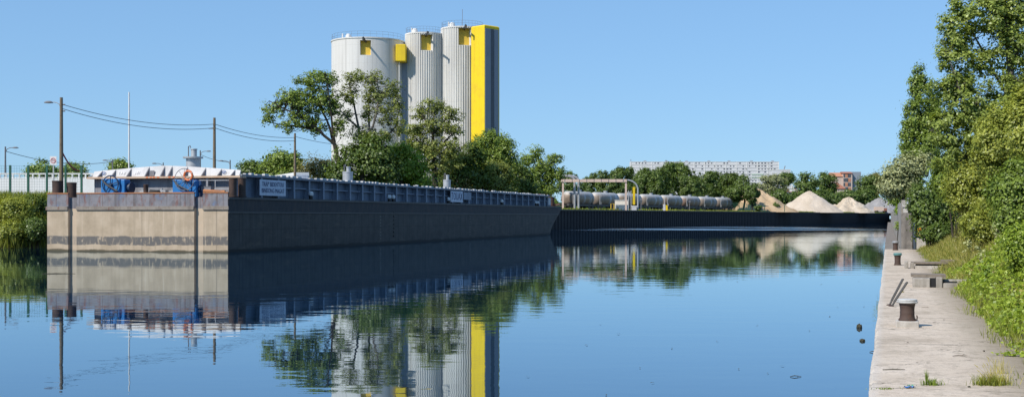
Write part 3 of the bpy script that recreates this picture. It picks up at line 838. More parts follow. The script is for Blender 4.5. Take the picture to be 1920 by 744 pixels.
m2.build('hand_rail', M['pale_trim'], barge, True)
# vent stacks rising above the coaming
def vent(px, ytop, ybot, rad, y, cap):
    k = (px-960)/F; v0 = y
    # local position on the barge for given distance along it
    u = None
    v = 61.95 + y
    # solve X/Z = k on the line at this v
    u = v*(k*CA - SA)/(CA + k*SA)
    x = u + 34.2; Zd = -SA*u + CA*v
    s = Zd/F; zb, zt = DZ+.8, H(ytop, Zd); zm = H(ybot, Zd); R = rad*s
    m2 = MB(); m2.lathe([(R, 0), (R, zm-zb-.12), (R*(1.45 if cap else 1.05), zm-zb-.1), (R*(1.45 if cap else 1.05), zm-zb), (R*.3, zm-zb+.02)], 18, (x, y, zb))
    o = m2.build('vent_stack', M['steel'], barge, True)
    m2 = MB(); m2.cyl((x+R*.15, y, zm), (x+R*.15, y, zt), R*.42, R*.42, 14); m2.cyl((x+R*.15, y, zt), (x+R*.15, y, zt+.06), R*.5, R*.5, 14)
    m2.build('vent_pipe', M['steel'], o, True)
    m2 = MB(); m2.tube([(x-R*.75, y, zb+.3), (x-R*.75, y, zt+.5*R), (x-R*.5, y, zt+.6*R), (x-R*.4, y, zt+.3*R)], .035, 6)
    m2.build('breather_pipe', M['bracket'], o, True)
vent(362, 281, 294, 13, 9.0, True)
vent(652, 314, 322, 9.5, 34.0, False)
vent(838, 329, 337, 7, 52.0, False)
# bollards on the side deck
def side_bollard(y, two):
    for k in range(2 if two else 1):
        m2 = MB(); m2.mi = 0
        m2.lathe([(.13, 0), (.12, .22)], 12, (-.20, y+k*.75, DZ+.003)); m2.mi = 1
        m2.lathe([(.13, .222), (.16, .30), (.15, .42), (.07, .48)], 12, (-.20, y+k*.75, DZ+.003))
        m2.build('deck_bollard', [M['black'], M['white']], barge, True)
for px, two in ((583, 0), (730, 1), (841, 0), (941, 0), (1005, 1)):
    k = (px-960)/F; u = -34.4; v = u*(CA + k*SA)/(k*CA - SA)
    side_bollard(v-61.95, two)
# lettered boards on the coaming
def board(px0, px1, zlo, zhi):
    ys = []
    for px in (px0, px1):
        k = (px-960)/F; u = -34.2-.28; ys.append(u*(CA + k*SA)/(k*CA - SA) - 61.95)
    m2 = MB(); m2.box(-.30, -.27, ys[0], ys[1], zlo, zhi)
    return m2.build('name_board', M['sign_pale'], barge), ys
b1, ys = board(487, 535.5, 3.14, 4.06); b1['label'] = 'pale board with two lines of dark lettering near the stern'
L1 = ys[1]-ys[0]
text('lettering', "TRAP' BIDEN'TOU", .36, M['sign_blue'], b1, (-.262, (ys[0]+ys[1])/2, 3.79), (math.pi/2, 0, math.pi/2), L1/3.45)
text('lettering', "BINISONG MAGAT", .36, M['sign_blue'], b1, (-.262, (ys[0]+ys[1])/2, 3.42), (math.pi/2, 0, math.pi/2), L1/3.45)
b2, ys = board(845, 868, 3.12, 4.02); b2['label'] = 'pale board lettered TOUAX at mid length'
text('lettering', "TOUAX", .86, M['sign_blue'], b2, (-.262, (ys[0]+ys[1])/2, 3.57), (math.pi/2, 0, math.pi/2), (ys[1]-ys[0])/3.3)
m2 = MB(); k = (873-960)/F
yb = ys[1]+.25; m2.box(-.31, -.28, yb, yb+2.0, 3.35, 3.98); m2.build('blank_panel', M['stiffener'], barge)
# bow: red deck, small cabin, bollard
m2 = MB(); m2.box(-BW+.8, -.55, C1+.02, C1+1.4, DZ+.004, 3.92); m2.build('bow_cabin', M['coaming'], barge, bevel=.03)
m2 = MB(); m2.box(-BW+.7, -.45, C1-3.4, C1+1.5, 4.16, 4.24); m2.build('bow_cabin_roof', M['deck_red'], barge)
m2 = MB(); m2.box(-.545, -.52, C1+.25, C1+1.2, 3.15, 3.85); m2.build('bow_plate', M['pale_trim'], barge)
m2 = MB(); m2.lathe([(.42, 0), (.40, .04), (.33, .05), (.33, .95), (.36, .97), (.36, 1.05)], 16, (-1.2, 73.6, DZ+.004)); m2.build('mooring_bollard', M['bollard_rust'], barge, True)
m2 = MB(); m2.box(-BW+1.2, -1.0, 71.6, 74.9, DZ+.004, DZ+.05); m2.build('bow_deck', M['deck_red'], barge)
m2 = MB(); m2.tube([(-.25, 71.5, DZ+.06), (-.45, 74.0, DZ+.22), (-2.4, 75.2, DZ+.30), (-9, 75.2, DZ+.30), (-10.9, 74.0, DZ+.22)], .09, 8); m2.build('bow_rail', M['rust_edge'], barge, True)
# life ring on the second winch
lx, ly = bx(353, .40), .40
wx, wy = BX + CA*lx + SA*ly, BY - SA*lx + CA*ly
r = empty('life_ring', (wx, wy, 4.18), RZ, 'orange life ring hung on the spoked wheel of the right blue winch', 'life ring')
m2 = MB(); m2.ring((0, 0, 0), (0, 1, 0), .25, .06, 24, 8); m2.build('ring', M['orange'], r, True)
for a in (.5, 2.1, 3.6, 5.2): m2 = MB(); m2.ring((math.cos(a)*.25, 0, math.sin(a)*.25), (-math.sin(a), 0, math.cos(a)), .063, .012, 12, 5); m2.build('band', M['white'], r, True)

# ------------------------------------------------------------------ silos
ZS = 270.0; sS = ZS/F
def silo(name, label, px, prad, ytop, win, ribs, matk):
    cx, R, zt = X(px, ZS), prad*sS, H(ytop, ZS)
    root = empty(name, (cx, ZS, GZ), 0, label, 'silo', 'cement silos behind the trees')
    hgt = zt - GZ
    wx0, wx1, wy0, wy1 = win
    a0 = math.asin(max(-1, min(1, (X(wx0, ZS)-cx)/R))); a1 = math.asin(max(-1, min(1, (X(wx1, ZS)-cx)/R)))
    z0, z1 = H(wy1, ZS)-GZ, H(wy0, ZS)-GZ
    ns = 96
    angs = sorted(set([round(-math.pi + 2*math.pi*i/ns, 6) for i in range(ns)] + [round(a0, 6), round(a1, 6)]))
    zs = [0, hgt*.25, hgt*.5, z0, z1, hgt]
    m2 = MB(); P = lambda a, z, rr=R: (rr*math.sin(a), -rr*math.cos(a), z)
    n = len(angs)
    for i in range(n):
        a, b = angs[i], angs[(i+1) % n]
        for j in range(len(zs)-1):
            mid = (a+b)/2
            if j == 3 and a >= a0-1e-4 and b <= a1+1e-4 and b > a: continue
            m2._add([P(a, zs[j]), P(b, zs[j]), P(b, zs[j+1]), P(a, zs[j+1])], [(0, 1, 2, 3)])
    dp = .9
    inn = R-dp
    m2._add([P(a0, z0), P(a0, z1), P(a0, z1, inn), P(a0, z0, inn)], [(0, 1, 2, 3)])
    m2._add([P(a1, z0), P(a1, z1), P(a1, z1, inn), P(a1, z0, inn)], [(0, 1, 2, 3)])
    m2._add([P(a0, z0), P(a1, z0), P(a1, z0, inn), P(a0, z0, inn)], [(0, 1, 2, 3)])
    m2._add([P(a0, z1), P(a1, z1), P(a1, z1, inn), P(a0, z1, inn)], [(0, 1, 2, 3)])
    bmf = m2.build('shell', M[matk], root)
    me = bmf.data; bm = bmesh.new(); bm.from_mesh(me); bmesh.ops.remove_doubles(bm, verts=bm.verts[:], dist=.001); bmesh.ops.recalc_face_normals(bm, faces=bm.faces[:]); bm.to_mesh(me); bm.free()
    me.shade_smooth(); me.set_sharp_from_angle(angle=math.radians(30))
    if ribs:
        m2 = MB()
        for i in range(ribs):
            a = 2*math.pi*(i+.5)/ribs - math.pi
            segs = [(0, hgt)] if not (a0-.02 < a < a1+.02) else [(0, z0-.02), (z1+.02, hgt)]
            for q0, q1 in segs:
                w = .12
                ca, sa = math.cos(a), math.sin(a)
                tx, ty = ca*w, sa*w; ox, oy = sa, -ca
                b_ = [(ox*(R-.02)-tx, oy*(R-.02)-ty), (ox*(R-.02)+tx, oy*(R-.02)+ty), (ox*(R+.13)+tx*.6, oy*(R+.13)+ty*.6), (ox*(R+.13)-tx*.6, oy*(R+.13)-ty*.6)]
                m2.prism(b_, q0, q1)
        m2.build('cladding_ribs', M[matk], root)
    m2 = MB(); e = .04
    m2._add([P(a0, z0, inn+e), P(a1, z0, inn+e), P(a1, z1, inn+e), P(a0, z1, inn+e)], [(0, 1, 2, 3)])
    m2.build('recess_panel', M['yellow_soft'], root)
    am = (a0+a1)/2
    m2 = MB(); o = P(am, z1-.25, R-.8); t = P(am-.02, z1+.1, R+3.3); m2.tube([o, t], [.22, .18], 6); m2.cyl(t, (t[0], t[1], t[2]-.7), .26, .2, 6)
    m2.build('hoist_beam', M['steel_dark'], root)
    m2 = MB(); m2.lathe([(R+.12, hgt), (R+.12, hgt+.25), (R-.3, hgt+.27), (.1, hgt+.7)], 64); m2.build('roof', M['silo'], root, True)
    m2 = MB()
    for zz in (.65, 1.2): m2.ring((0, 0, hgt+.25+zz), (0, 0, 1), R-.1, .018, 48, 4)
    for i in range(36):
        a = 2*math.pi*i/36; m2.tube([(math.sin(a)*(R-.1), math.cos(a)*(R-.1), hgt+.25), (math.sin(a)*(R-.1), math.cos(a)*(R-.1), hgt+1.45)], .02, 4)
    m2.build('roof_railing', M['bracket'], root)
    m2 = MB(); m2.lathe([(.55, hgt+.2), (.6, hgt+.7), (.35, hgt+1.1), (.05, hgt+1.2)], 12, (-R*.45, -R*.72, 0)); m2.tube([(-R*.62, -R*.6, hgt+.2), (-R*.62, -R*.6, hgt+1.3)], .18, 6)
    m2.build('roof_vent', M['white'], root, True)
    return root, hgt
silo('silo', 'widest smooth pale concrete silo, the left of three', 690, 68, 81, (683, 703, 85, 112), 0, 'silo')
silo('silo', 'narrow ribbed silo between the wide one and the yellow tower silo', 796, 35.5, 67.5, (791, 813, 70, 99), 54, 'silo_rib')
s3, h3 = silo('silo', 'tallest ribbed silo, attached to the yellow stair tower', 867, 39.5, 57, (861, 884, 58.5, 90), 58, 'silo_rib')
m2 = MB(); m2.tube([(0, 0, h3+.5), (0, 0, h3+4.4)], .05, 5); m2.build('antenna', M['bracket'], s3)
# yellow tower
w = 3.9; xc, yc = X(908.5, ZS-8.5), ZS-8.5
r = empty('stair_tower', (xc, yc, GZ), 0, 'tall slim tower, yellow on its left face and grey on its right', 'tower')
zt = H(57.5, ZS)-GZ; a = math.radians(45)
dl = Vector((-math.cos(a), math.sin(a))); dr = Vector((math.cos(a), math.sin(a)))
q0 = Vector((0, 0)); wl, wr = 3.98, 4.25
def tower_slab(p, q, dep, z0, z1, mat, name):
    m2 = MB(); e = (q-p).normalized(); nn = Vector((e.y, -e.x))
    if nn.y > 0: nn = -nn
    m2.prism([tuple(p), tuple(q), tuple(q-nn*dep), tuple(p-nn*dep)], z0, z1); return m2.build(name, M[mat], r)
P4 = [q0, q0+dr*wr, q0+dr*wr+dl*wl, q0+dl*wl]
# body as a rounded-top prism
m2 = MB(); nz = 6; rings = []
for i in range(nz+1):
    t = i/nz*math.pi/2; ins = .4*(1-math.cos(t)); z = zt-.4+.4*math.sin(t)
    c = (P4[0]+P4[2])/2
    rings.append([(c + (p-c)*(1-ins/2.6)).to_tuple()+(z,) for p in P4])
allr = [[(p.x, p.y, 0) for p in P4]] + rings
vv = [v for rg in allr for v in rg]
fs = [(i*4+j, i*4+(j+1) % 4, (i+1)*4+(j+1) % 4, (i+1)*4+j) for i in range(len(allr)-1) for j in range(4)] + [tuple(range(len(vv)-4, len(vv)))]
m2._add(vv, fs); m2.build('tower_body', M['yellow'], r, True)
def face_strip(t0, t1, mat, name, off):
    nn = Vector((dr.y, -dr.x)); p, q = q0+dr*wr*t0, q0+dr*wr*t1
    m2 = MB(); m2.prism([tuple(p+nn*.005), tuple(q+nn*.005), tuple(q+nn*off), tuple(p+nn*off)], .0, zt-.75); m2.build(name, M[mat], r)
face_strip(.03, .40, 'tower_grey', 'grey_cladding', .08); face_strip(.40, .64, 'tower_dark', 'dark_glazing', .05); face_strip(.64, .93, 'tower_grey', 'grey_cladding', .08)
# yellow link and grey shaft between the first two silos
ZL = ZS-5.5
r = empty('conveyor_link', (X(751, ZL), ZS-4.2, GZ), 0, 'yellow bridge box joining the two left silos above a grey shaft', 'bridge')
zl0, zl1 = H(115, ZL)-GZ, H(83, ZL)-GZ
m2 = MB(); m2.box(-1.02, 1.05, -1.3, 4.2, zl0, zl1); m2.build('link_box', M['yellow'], r, bevel=.12)
m2 = MB(); m2.box(-.55, 1.4, 2.0, 3.8, 0, zl0-.02); m2.build('shaft', M['tower_grey'], r)
m2 = MB(); m2.tube([(-.35, -.4, 0), (-.35, -.4, zl0-.03)], .1, 8); m2.build('riser_pipe', M['white'], r, True)

# ------------------------------------------------------------------ trees behind the barge
# wide ash on the left
Zt = 150
blob_tree('tree', 'broad spreading tree left of the silos, leaning out over the barge', 'tree', 640, Zt, GZ,
    [([(640, 362, 0), (636, 310, 0), (628, 272, 0)], .36, .26),
     ([(628, 272, 0), (600, 245, -.5), (570, 222, -1), (535, 205, -1), (506, 190, -.5)], .19, .05),
     ([(628, 272, 0), (612, 225, .5), (590, 185, 1), (575, 150, .5)], .17, .04),
     ([(628, 272, 0), (622, 215, -1), (618, 170, -1), (612, 140, -1)], .15, .04),
     ([(600, 245, -.5), (560, 236, 1.5), (525, 232, 2), (500, 228, 1)], .18, .04)],
    [(582, 150, 34, 22), (545, 185, 36, 20), (515, 203, 24, 20), (600, 185, 36, 30), (560, 225, 40, 16), (618, 150, 20, 18), (505, 222, 18, 12), (625, 200, 20, 34), (590, 238, 26, 16), (575, 195, 50, 34), (535, 240, 22, 9), (638, 235, 14, 22), (600, 140, 22, 10)],
    'leaf_mid', 640, 15, .36, .30, twig=.8, shell=.12, flat=.75, depth=.9, twig_r=.04)
Zt = 153
blob_tree('tree', 'open crowned tree with pale forked limbs in front of the widest silo', 'tree', 678, Zt, GZ,
    [([(672, 362, 0), (674, 320, 0), (676, 285, 0)], .36, .27),
     ([(676, 285, 0), (672, 240, .3), (664, 200, .6), (655, 165, .5), (652, 145, .5)], .18, .04),
     ([(676, 285, 0), (694, 250, -.5), (708, 215, -.8), (712, 175, -.6), (705, 145, -.5)], .18, .04),
     ([(676, 285, 0), (715, 262, .6), (742, 235, 1), (748, 205, 1), (742, 180, 1)], .15, .035),
     ([(672, 240, .3), (652, 222, -1), (640, 206, -1.4)], .14, .04), ([(694, 250, -.5), (690, 200, 1), (684, 165, 1)], .15, .04)],
    [(665, 146, 28, 16), (700, 148, 30, 15), (735, 168, 20, 20), (745, 198, 16, 24), (705, 178, 28, 20), (655, 180, 20, 22), (735, 228, 28, 14), (720, 208, 24, 18), (690, 212, 20, 18), (650, 215, 16, 14), (680, 250, 34, 18), (715, 258, 30, 14), (750, 245, 12, 14)],
    'leaf_olive', 540, 14, .34, .28, bark='bark_pale', twig=.85, shell=.12, flat=.75, depth=.9, twig_r=.04)
blob_tree('tree', 'dense dark tree standing under the two open crowned ones', 'tree', 680, 148, GZ,
    [([(680, 364, 0), (682, 330, 0), (680, 290, 0)], .4, .15)],
    [(665, 300, 32, 30), (705, 305, 36, 34), (640, 325, 26, 20), (690, 275, 30, 20), (725, 320, 26, 26)],
    'leaf_dark', 150, 60, .8, .40, twig=.3)
blob_tree('tree', 'bright green bushy tree in front of the gap between silos', 'tree', 750, 158, GZ,
    [([(750, 366, 0), (752, 330, 0), (748, 290, 0)], .35, .12)],
    [(740, 300, 34, 26), (770, 310, 30, 30), (720, 325, 28, 20), (755, 285, 24, 16), (785, 335, 24, 18)],
    'leaf_bright', 150, 55, .75, .38, twig=.3)
blob_tree('tree', 'tall airy tree with layered crown in front of the narrow silo', 'tree', 815, 165, GZ,
    [([(812, 366, 0), (814, 310, 0), (812, 250, 0), (815, 195, 0)], .42, .06),
     ([(814, 300, 0), (785, 265, .5), (765, 245, .5)], .18, .04), ([(814, 290, 0), (840, 260, -.5), (862, 240, -.5)], .18, .04),
     ([(813, 255, 0), (795, 220, -.5), (780, 205, -.5)], .14, .03), ([(813, 250, 0), (838, 220, .5), (855, 208, .5)], .14, .03)],
    [(812, 198, 26, 16), (790, 212, 22, 14), (845, 215, 24, 14), (780, 245, 26, 14), (850, 245, 26, 14), (815, 235, 30, 22), (800, 275, 44, 22), (845, 275, 34, 20), (820, 305, 48, 22), (770, 270, 20, 12)],
    'leaf_olive', 480, 20, .44, .31, twig=.6, shell=.15, flat=.65)
blob_tree('tree', 'dark dense tree filling the space below the tallest silo', 'tree', 868, 172, GZ,
    [([(866, 368, 0), (868, 330, 0)], .4, .2)],
    [(860, 310, 34, 26), (880, 290, 26, 24), (895, 325, 30, 24), (845, 335, 30, 22), (830, 345, 24, 18)],
    'leaf_dark', 140, 55, .8, .42, twig=.2)
blob_tree('tree', 'rounded green tree growing in front of the yellow tower', 'tree', 925, 182, GZ,
    [([(925, 372, 0), (926, 320, 0), (924, 270, 0)], .4, .08)],
    [(918, 262, 30, 16), (940, 280, 26, 22), (905, 285, 24, 20), (925, 300, 40, 26), (955, 305, 18, 20), (893, 300, 16, 18)],
    'leaf_mid', 190, 50, .75, .38, twig=.35, shell=.35)
blob_tree('tree', 'pale olive bushy tree at the foot of the yellow tower', 'tree', 925, 176, GZ,
    [([(925, 374, 0), (925, 340, 0)], .3, .12)],
    [(915, 335, 36, 24), (945, 345, 30, 20), (890, 350, 30, 18), (930, 320, 26, 16)],
    'leaf_olive', 110, 52, .75, .36, twig=.2)
blob_tree('tree', 'ragged tree above the barge bow, standing apart to the right', 'tree', 1012, 196, GZ,
    [([(1012, 378, 0), (1012, 330, 0), (1008, 285, 0)], .36, .06), ([(1012, 330, 0), (1035, 305, .4), (1042, 292, .4)], .14, .03), ([(1012, 335, 0), (990, 310, -.4), (982, 295, -.4)], .14, .03)],
    [(1005, 285, 15, 13), (990, 298, 18, 12), (1038, 298, 17, 10), (1020, 310, 24, 14), (1005, 325, 34, 18), (1035, 332, 22, 16), (990, 345, 34, 18), (1025, 352, 26, 14), (1052, 320, 8, 6)],
    'leaf_mid', 380, 22, .48, .34, twig=.5, shell=.2, flat=.65)
blob_tree('tree', 'dark low tree between the tower and the barge bow', 'tree', 968, 190, GZ,
    [([(968, 378, 0), (968, 340, 0)], .3, .12)],
    [(965, 335, 26, 26), (985, 345, 24, 20), (945, 345, 22, 20), (975, 318, 14, 12)],
    'leaf_dark', 110, 50, .8, .42, twig=.2)
blob_tree('shrub', 'brownish twiggy bush behind the white container', 'shrub', 600, 156, GZ,
    [([(600, 358, 0), (600, 325, 0)], .2, .08), ([(600, 345, 0), (575, 310, 0)], .1, .03), ([(600, 345, 0), (625, 308, 0)], .1, .03)],
    [(600, 312, 34, 22), (575, 322, 22, 18), (630, 322, 24, 16), (610, 335, 40, 14)],
    'leaf_brown', 130, 36, .65, .28, twig=.8, shell=.2)
blob_tree('tree', 'mid green round tree at the left end of the grove', 'tree', 525, 168, GZ,
    [([(525, 352, 0), (525, 325, 0)], .3, .12)],
    [(525, 302, 26, 20), (505, 318, 18, 14), (548, 305, 18, 18), (530, 325, 30, 12)],
    'leaf_mid', 110, 48, .75, .40, twig=.2)
blob_tree('tree', 'small round tree left of the grove above the stern', 'tree', 470, 175, GZ,
    [([(470, 350, 0), (470, 328, 0)], .25, .1)], [(470, 318, 20, 15), (458, 324, 12, 10), (484, 323, 10, 9)],
    'leaf_dark', 60, 45, .7, .42, twig=.2)
for cx, cy, rx, ry, lab in ((78, 318, 28, 17, 'rounded tree behind the white wall left of the road sign'), (138, 322, 24, 16, 'rounded tree behind the wooden lamp pole'), (224, 309, 14, 7, 'treetop just showing over the left hatch plates')):
    blob_tree('tree', lab, 'tree', cx, 185, GZ, [([(cx, 355, 0), (cx, cy, 0)], .25, .1)],
        [(cx, cy, rx, ry), (cx-rx*.4, cy+4, rx*.6, ry*.7), (cx+rx*.5, cy+5, rx*.55, ry*.6), (cx, cy+12, rx, ry*.7)], 'leaf_mid', 60, 45, .75, .42, twig=.2)
# undergrowth hiding the bank behind the barge
for i, (px, py, Z, rx, ry, lf, lab) in enumerate((
    (560, 345, 150, 30, 12, 'leaf_brown', 'low brown bush behind the hold near the white container'),
    (640, 345, 150, 26, 14, 'leaf_dark', 'low dark bush behind the first vent of the hold'),
    (700, 348, 152, 30, 14, 'leaf_mid', 'low green bush under the open crowned tree'),
    (770, 350, 160, 34, 14, 'leaf_bright', 'low bright bush under the tree by the silo gap'),
    (860, 358, 172, 30, 14, 'leaf_brown', 'low brownish bush right of the last vent'),
    (900, 362, 178, 34, 13, 'leaf_dark', 'low dark bush beneath the yellow tower'),
    (1000, 368, 194, 34, 10, 'leaf_mid', 'low green bush beneath the ragged tree'))):
    shrub('shrub', lab, 'shrub', X(px, Z), Z, H(py, Z), rx*Z/F, rx*Z/F*.8, ry*Z/F*1.3, lf, 60, 45, .7, .36, z0=GZ-.05)

# ------------------------------------------------------------------ left shore
# bank vegetation
LB = [(-8, 390, 86, 26, 30, 'leaf_bright', 'bright bush at the left edge of the picture'), (28, 400, 80, 28, 32, 'leaf_near', 'mid green bush low on the left bank'),
      (62, 392, 82, 24, 30, 'leaf_dark', 'dark bush against the barge stern corner'), (20, 435, 78.6, 30, 22, 'leaf_near', 'low yellowish bush at the waterline on the left'), (64, 432, 78.8, 28, 24, 'leaf_dark', 'dark bush overhanging the water beside the barge'),
      (-40, 420, 79, 30, 34, 'leaf_mid', 'bush mostly outside the left edge'), (88, 378, 86, 20, 16, 'leaf_near', 'dry looking bush just behind the left stern bollards')]
for px, py, Z, rx, ry, lf, lab in LB:
    shrub('shrub', lab, 'shrub', X(px, Z), Z, H(py, Z), rx*Z/F, rx*Z/F*.9, ry*Z/F, lf, 110, 70, .28, .15, lumps=6)
n = 15000
t = RNG.uniform(0, 1, n); q = RNG.uniform(0, 1, n)
def lerp_poly(pl, t):
    k = np.minimum((t*(len(pl)-1)).astype(int), len(pl)-2); f = t*(len(pl)-1)-k
    a = np.array(pl)[k]; b = np.array(pl)[k+1]; return a + (b-a)*f[:, None]
pw, pi = lerp_poly(Lw[2:6], t), lerp_poly(Li[2:6], t)
pw[:, 0] -= 0; ex = RNG.random(n) < .5
xy = pw + (pi-pw)*q[:, None]*1.6
left = RNG.random(n) < .55
xy[left, 0] = RNG.uniform(-46, -30, left.sum()); xy[left, 1] = 77.3 + RNG.uniform(.3, 9, left.sum())
zz = -.5 + (GZ+.5)*np.clip(np.where(left, (xy[:, 1]-77.2)/4.6, q*1.6), 0, 1)**.75
tag(blades('bank_grass', np.stack([xy[:, 0], xy[:, 1], zz-.02], 1), .75, .05, .6, M['grass_green']), 'tall yellow green grass covering the left bank', 'grass', kind='stuff')
# white parapet wall with railing
Z = 120
r = empty('parapet_wall', (X(80, Z), Z, GZ), 0, 'long white wall topped by an open white railing, far left', 'wall')
x0, x1 = X(-40, Z)-X(80, Z), X(200, Z)-X(80, Z)
zt = H(334, Z)-GZ
m2 = MB(); m2.box(x0, x1, 0, .35, -.2, zt); m2.build('wall_panel', M['white_clean'], r)
m2 = MB(); m2.box(x0, x1, .1, .2, H(325.5, Z)-GZ-.08, H(325.5, Z)-GZ+.06); m2.box(x0, x1, .12, .18, zt+.04, zt+.1)
xx = x0
while xx < x1:
    m2.box(xx, xx+.12, .08, .22, zt, H(325.5, Z)-GZ-.08); xx += .62
m2.build('railing', M['white'], r)
# green mesh fence
Z = 101
r = empty('mesh_fence', (X(85, Z), Z, GZ), 0, 'dark green wire mesh fence in front of the white wall', 'fence')
zt = H(311, Z)-GZ
for px in (-16, 19, 53, 88, 123, 153):
    m2 = MB(); x = X(px, Z)-X(85, Z); m2.box(x-.07, x+.07, -.07, .07, -.1, zt+.05); m2.build('post', M['fence_green'], r)
m2 = MB(); xa, xb = X(-16, Z)-X(85, Z), X(153, Z)-X(85, Z)
for i in range(15): m2.box(xa, xb, -.005, .005, .1+i*(zt-.1)/14-.006, .1+i*(zt-.1)/14+.006)
xx = xa
while xx < xb: m2.box(xx-.005, xx+.005, -.008, -.003, 0, zt); xx += .2
m2.build('wire_mesh', M['fence_green'], r)
# utility poles
def lamp_arm(root, z, side, length, mat='steel', r=.045):
    s = -1 if side == 'l' else 1
    m2 = MB(); m2.tube([(0, 0, z-.5), (s*length*.25, 0, z-.12), (s*length*.6, 0, z), (s*length, 0, z+.02)], r, 6); m2.build('lamp_arm', M[mat], root, True)
    m2 = MB(); m2.lathe([(.05, -.08), (.16, -.06), (.16, .0), (.08, .08)], 10); o = m2.build('lamp_head', M['bracket'], root, True)
    o.scale = (2.0, 1, 1); o.location = (s*(length+.28), 0, z+.02)
def pole(name, px, Z, ytop, rad, lab, mat='pole_wood', z0=GZ, cat='pole'):
    r = empty(name, (X(px, Z), Z, z0), 0, lab, cat)
    zt = H(ytop, Z)-z0
    m2 = MB(); m2.tube([(0, 0, -.3), (0, 0, zt)], [rad*1.25, rad*.85], 10); m2.build('shaft', M[mat], r, True)
    return r, zt
p1, h1 = pole('utility_pole', 115, 90, 183, .125, 'tall wooden utility pole with a lamp arm, left of the barge stern'); lamp_arm(p1, h1-.35, 'l', .62, 'steel', .03)
m2 = MB(); m2.cyl((.13, 0, h1-.5), (.26, 0, h1-.5), .05, .05, 8); m2.cyl((.13, 0, h1-.95), (.26, 0, h1-.95), .05, .05, 8); m2.build('insulator', M['bracket'], p1)
p2, h2 = pole('utility_pole', 402, 109, 221, .125, 'wooden utility pole behind the right end of the stern plates')
m2 = MB(); m2.box(-.5, .02, -.03, .03, h2-.95, h2-.88); m2.build('cross_arm', M['bracket'], p2)
p3, h3_ = pole('utility_pole', 553, 131, 250, .12, 'wooden utility pole under the broad spreading tree')
pole('flagpole', 242, 100, 173, .06, 'slim bare white mast standing behind the left hatch plates', 'white', cat='mast')
for px, Z, yt, side, ln, lab in ((10, 130, 275, 'r', .75, 'street lamp at the far left edge'), (375.5, 165, 282, 'r', .8, 'street lamp right behind the flanged vent'), (431.5, 165, 300, 'l', .9, 'street lamp with its head over the right stern plates'),
                             (211, 165, 299, 'l', .7, 'low street lamp behind the left hatch plates'), (306, 170, 305, 'l', .9, 'street lamp barely showing above the middle plates')):
    q, hh = pole('street_lamp', px, Z, yt, .09, lab, 'bracket', cat='street lamp'); lamp_arm(q, hh-.12, side, ln, 'bracket', .04)
def wire(name, a, b, sag, r, mat, lab, cat='cable', group=None, n=18):
    A_, B_ = Vector(a), Vector(b)
    root_loc = A_
    m2 = MB(); pts = []
    for i in range(n+1):
        t = i/n; p = A_.lerp(B_, t); p.z -= 4*sag*t*(1-t); pts.append(p-A_)
    m2.tube(pts, r, 5); o = m2.build(name, M[mat]); o.location = A_; return tag(o, lab, cat, group)
def pt(px, py, Z): return (X(px, Z), Z, H(py, Z))
wire('power_cable', pt(117, 196, 90), pt(401, 233, 109), .55, .022, 'cable', 'upper overhead cable between the two tallest wooden poles')
wire('power_cable', pt(117, 204, 90), pt(401, 240, 109), .60, .022, 'cable', 'lower overhead cable between the two tallest wooden poles')
wire('power_cable', pt(403, 233, 109), pt(552, 258, 131), .35, .024, 'cable', 'upper overhead cable running into the broad tree')
wire('power_cable', pt(403, 240, 109), pt(552, 264, 131), .40, .024, 'cable', 'lower overhead cable running into the broad tree')
wire('power_cable', pt(553, 256, 131), pt(690, 272, 154), .35, .024, 'cable', 'overhead cable hidden in the broad tree crown')
wire('power_cable', pt(12, 284, 130), pt(211, 303, 165), .7, .03, 'cable', 'thin low cable crossing behind the left wooden pole')
wire('power_cable', pt(376, 290, 165), pt(431, 304, 165), .2, .03, 'cable', 'short sagging cable between two street lamps')
wire('red_hose', pt(117, 286, 90), pt(149, 320, 91), .32, .055, 'red_hose', 'red hose looping down from the left wooden pole', 'hose')
# road sign
Z = 88
r = empty('road_sign', (X(100, Z), Z, GZ), 0, 'white square sign with a red ring on a pale post', 'sign')
zt = H(293, Z)-GZ
m2 = MB(); m2.tube([(0, .04, -.4), (0, .04, zt-.1)], .045, 8); m2.build('post', M['pale_trim'], r, True)
m2 = MB(); m2.box(-.23, .23, -.02, .01, zt-.60, zt); m2.build('panel', M['white_clean'], r)
m2 = MB(); m2.ring((0, -.025, zt-.30), (0, 1, 0), .165, .02, 28, 6); m2.build('red_ring', M['red'], r)
text('digits', '10', .22, M['red'], r, (0, -.028, zt-.30), (math.pi/2, 0, 0))
# white container on the shore
ca_ = Vector((X(553, 134), 134)); cb_ = Vector((X(490, 152), 152)); dd = (cb_-ca_).normalized(); nn = Vector((-dd.y, dd.x))
if nn.x < 0: nn = -nn
r = empty('shipping_container', (ca_.x, ca_.y, GZ), 0, 'long low white container on the shore behind the hold', 'container')
ln = (cb_-ca_).length; wd = 1.5; zc = H(323, 134)-GZ
m2 = MB(); m2.prism([(0, 0), tuple(dd*ln), tuple(dd*ln+nn*wd), tuple(nn*wd)], 0, zc); m2.build('body', M['white_clean'], r)
m2 = MB(); e = -dd*.02; m2.prism([tuple(e+nn*.15), tuple(e+nn*(wd-.15)), tuple(e+nn*(wd-.15)-dd*.04), tuple(e+nn*.15-dd*.04)], .3, zc-.25); m2.build('end_door', M['sign_pale'], r)
m2 = MB(); c = e + nn*.5 - dd*.06; m2.cyl((c.x, c.y, zc-.55), (c.x-dd.x*.05, c.y-dd.y*.05, zc-.55), .12, .12, 10); m2.build('lock', M['bracket'], r)

